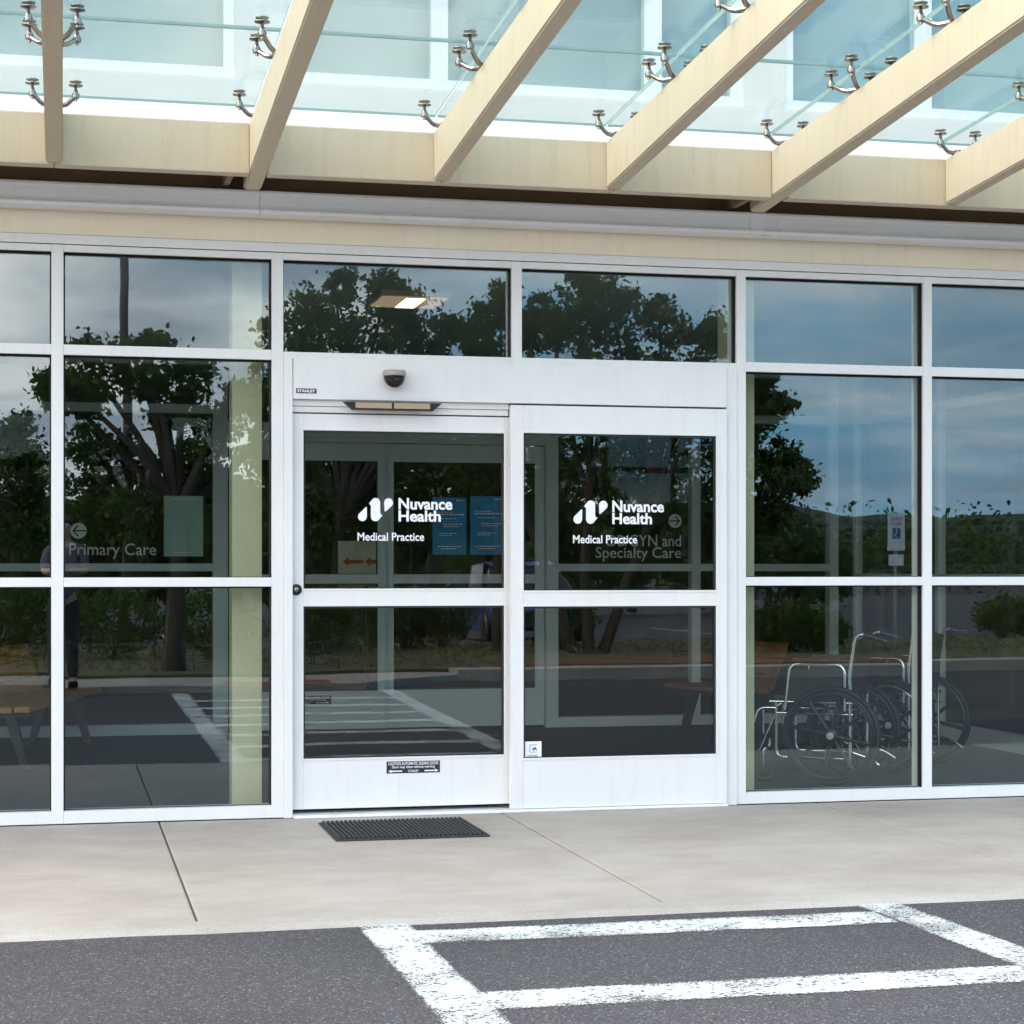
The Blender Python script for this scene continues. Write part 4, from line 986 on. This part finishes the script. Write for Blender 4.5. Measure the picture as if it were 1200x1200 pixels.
# ------------------------------------------------------------------ photographer on the far sidewalk (mirrored, mostly hidden by a post)
ph = empty('person', (.0, -10.95, .06), 'person in lilac shirt with both hands raised, standing on the sidewalk across the road', 'person')
def skin_mesh(name, verts, edges, radii, m_, parent, sub=2):
    me = bpy.data.meshes.new(name); me.from_pydata(verts, edges, []); o = bpy.data.objects.new(name, me); COL.objects.link(o)
    mod = o.modifiers.new('skin', 'SKIN'); 
    for i, r_ in enumerate(radii): me.skin_vertices[0].data[i].radius = r_ if isinstance(r_, tuple) else (r_, r_)
    me.skin_vertices[0].data[0].use_root = True
    o.modifiers.new('sub', 'SUBSURF').levels = sub; o.modifiers['sub'].render_levels = sub
    dg = bpy.context.evaluated_depsgraph_get(); nm = bpy.data.meshes.new_from_object(o.evaluated_get(dg)); bpy.data.objects.remove(o)
    nm.materials.clear(); nm.materials.append(m_); 
    for p_ in nm.polygons: p_.use_smooth = True
    q = bpy.data.objects.new(name, nm); COL.objects.link(q); q.parent = parent; return q
sh = 1.44; kx = 1.02
bv = [(0, 0, .95), (0, .0, 1.12), (0, .0, 1.32), (0, 0, 1.50), (0, .01, 1.56), (0, .03, 1.66), (0, .035, 1.76),
      (-.18, 0, 1.45), (-.22, .04, 1.22), (-.10, .30, 1.22), (-.07, .38, 1.24), (.18, 0, 1.45), (.22, .04, 1.22), (.10, .30, 1.22), (.07, .38, 1.24),
      (-.10, 0, .88), (-.11, .02, .50), (-.12, -.01, .09), (-.12, .14, .03), (.10, 0, .88), (.11, .02, .50), (.12, -.01, .09), (.12, .14, .03)]
be = [(0, 1), (1, 2), (2, 3), (3, 4), (4, 5), (5, 6), (3, 7), (7, 8), (8, 9), (9, 10), (3, 11), (11, 12), (12, 13), (13, 14), (0, 15), (15, 16), (16, 17), (17, 18), (0, 19), (19, 20), (20, 21), (21, 22)]
br = [(.15, .10), (.14, .095), (.17, .11), (.10, .08), .055, (.085, .10), (.075, .09), .06, .047, .036, .03, .06, .047, .036, .03, .085, .058, .042, .035, .085, .058, .042, .035]
skin_mesh('body', bv, be, br, M['skin'], ph)
skin_mesh('shirt', [(0, 0, .90), (0, 0, 1.10), (0, 0, 1.32), (0, 0, 1.47), (-.18, 0, 1.45), (-.22, .04, 1.23), (.18, 0, 1.45), (.22, .04, 1.23)], [(0, 1), (1, 2), (2, 3), (3, 4), (4, 5), (3, 6), (6, 7)],
          [(.178, .128), (.168, .118), (.19, .128), (.11, .09), .075, .062, .075, .062], M['shirt'], ph)
skin_mesh('trousers', [(0, 0, 1.03), (-.10, 0, .86), (-.11, .02, .50), (-.12, -.01, .10), (.10, 0, .86), (.11, .02, .50), (.12, -.01, .10)], [(0, 1), (1, 2), (2, 3), (0, 4), (4, 5), (5, 6)],
          [(.17, .12), .10, .075, .06, .10, .075, .06], M['jeans'], ph)
for sx in (-.12, .12):
    m = MB(); m.box(sx - .052, sx + .052, -.08, .20, -.005, .085, 0, .035); m.build('shoe', M['blackplastic'], ph)
m = MB(); m.lathe([(.088 * math.cos(R(a_)) + .006, .09 * math.sin(R(a_))) for a_ in range(-5, 90, 9)], (0, -.005, 1.74), (0, -.25, 1), 18); m.build('hair', M['hair'], ph)

# ------------------------------------------------------------------ light, sky, camera
SUN_EL, SUN_AZ = 50, 277          # degrees; azimuth clockwise from +y (the sun stands in front of the facade, left)
sd = Vector((math.sin(R(SUN_AZ)) * math.cos(R(SUN_EL)), math.cos(R(SUN_AZ)) * math.cos(R(SUN_EL)), math.sin(R(SUN_EL))))
su = bpy.data.lights.new('sun', 'SUN'); su.energy = 2.0; su.angle = R(20); su.color = (1, .93, .83)
so = bpy.data.objects.new('sun', su); COL.objects.link(so); so.rotation_euler = sd.to_track_quat('Z', 'Y').to_euler()
wd = bpy.data.worlds.new('World'); S.world = wd; wd.use_nodes = True; nt = wd.node_tree; nt.nodes.clear()
out = N(nt, 'ShaderNodeOutputWorld'); bg = N(nt, 'ShaderNodeBackground'); bg.inputs['Strength'].default_value = .1
sky = N(nt, 'ShaderNodeTexSky'); sky.sky_type = 'NISHITA'; sky.sun_disc = False; sky.sun_elevation = R(SUN_EL); sky.sun_rotation = R(SUN_AZ); sky.air_density = 1.0; sky.dust_density = .4; sky.ozone_density = 2.0
tc = N(nt, 'ShaderNodeTexCoord'); sp = N(nt, 'ShaderNodeSeparateXYZ'); L(nt, tc.outputs['Generated'], sp.inputs[0])
za = N(nt, 'ShaderNodeMath', operation='MAXIMUM'); za.inputs[1].default_value = 0; L(nt, sp.outputs[2], za.inputs[0])
zb = N(nt, 'ShaderNodeMath', operation='ADD'); zb.inputs[1].default_value = .16; L(nt, za.outputs[0], zb.inputs[0])
dx = N(nt, 'ShaderNodeMath', operation='DIVIDE'); dy = N(nt, 'ShaderNodeMath', operation='DIVIDE')
L(nt, sp.outputs[0], dx.inputs[0]); L(nt, zb.outputs[0], dx.inputs[1]); L(nt, sp.outputs[1], dy.inputs[0]); L(nt, zb.outputs[0], dy.inputs[1])
cb = N(nt, 'ShaderNodeCombineXYZ'); L(nt, dx.outputs[0], cb.inputs[0]); L(nt, dy.outputs[0], cb.inputs[1])
nz = N(nt, 'ShaderNodeTexNoise'); nz.inputs['Scale'].default_value = .9; nz.inputs['Detail'].default_value = 7; nz.inputs['Roughness'].default_value = .55; nz.inputs['Distortion'].default_value = .4
L(nt, cb.outputs[0], nz.inputs['Vector'])
# thinner cloud towards +x
bx_ = N(nt, 'ShaderNodeMath', operation='MULTIPLY_ADD'); bx_.inputs[1].default_value = -.40; bx_.inputs[2].default_value = .13; L(nt, sp.outputs[0], bx_.inputs[0])
ad = N(nt, 'ShaderNodeMath', operation='ADD'); L(nt, nz.outputs['Fac'], ad.inputs[0]); L(nt, bx_.outputs[0], ad.inputs[1])
cr = ramp(nt, ad.outputs[0], [(.36, (.06, .06, .06)), (.60, (1, 1, 1))])
nz2 = N(nt, 'ShaderNodeTexNoise'); nz2.inputs['Scale'].default_value = 1.7; nz2.inputs['Detail'].default_value = 6
L(nt, cb.outputs[0], nz2.inputs['Vector'])
CL = 19.0
cc = ramp(nt, nz2.outputs['Fac'], [(.38, (.38, .43, .50)), (.50, (.70, .72, .75)), (.60, (1.08, 1.04, 1.0))])
bs = N(nt, 'ShaderNodeMath', operation='MULTIPLY_ADD'); bs.inputs[1].default_value = -1.2 * CL; bs.inputs[2].default_value = 1.85 * CL; L(nt, sp.outputs[0], bs.inputs[0])
bm_ = N(nt, 'ShaderNodeMath', operation='MULTIPLY_ADD'); bm_.inputs[1].default_value = -1.0 * CL; L(nt, za.outputs[0], bm_.inputs[0]); L(nt, bs.outputs[0], bm_.inputs[2])
bx2 = N(nt, 'ShaderNodeMath', operation='MAXIMUM'); bx2.inputs[1].default_value = .45 * CL; L(nt, bm_.outputs[0], bx2.inputs[0])
ml = N(nt, 'ShaderNodeVectorMath', operation='SCALE'); L(nt, bx2.outputs[0], ml.inputs['Scale']); L(nt, cc.outputs[0], ml.inputs[0])
# thin blue veil over the clear part of the sky
vl = N(nt, 'ShaderNodeMix', data_type='RGBA'); vl.inputs[0].default_value = .8; vl.inputs[7].default_value = (6.0, 15.0, 22.5, 1); L(nt, sky.outputs[0], vl.inputs[6])
mx = N(nt, 'ShaderNodeMix', data_type='RGBA'); L(nt, cr.outputs[0], mx.inputs[0]); L(nt, vl.outputs[2], mx.inputs[6]); L(nt, ml.outputs[0], mx.inputs[7])
L(nt, mx.outputs[2], bg.inputs['Color']); L(nt, bg.outputs[0], out.inputs['Surface'])

cd = bpy.data.cameras.new('camera'); co = bpy.data.objects.new('camera', cd); COL.objects.link(co)
co.location = (0, -D, H); co.rotation_euler = (R(90), 0, -TH); cd.sensor_width = 36; cd.lens = 36 * F / 1200; cd.shift_y = 68 / 1200
cd.clip_start = .05; cd.clip_end = 3000; S.camera = co
S.view_settings.view_transform = 'Standard'; S.view_settings.look = 'None'; S.view_settings.exposure = .40; S.view_settings.gamma = 1
S.cycles.max_bounces = 12; S.cycles.transparent_max_bounces = 32; S.cycles.glossy_bounces = 6
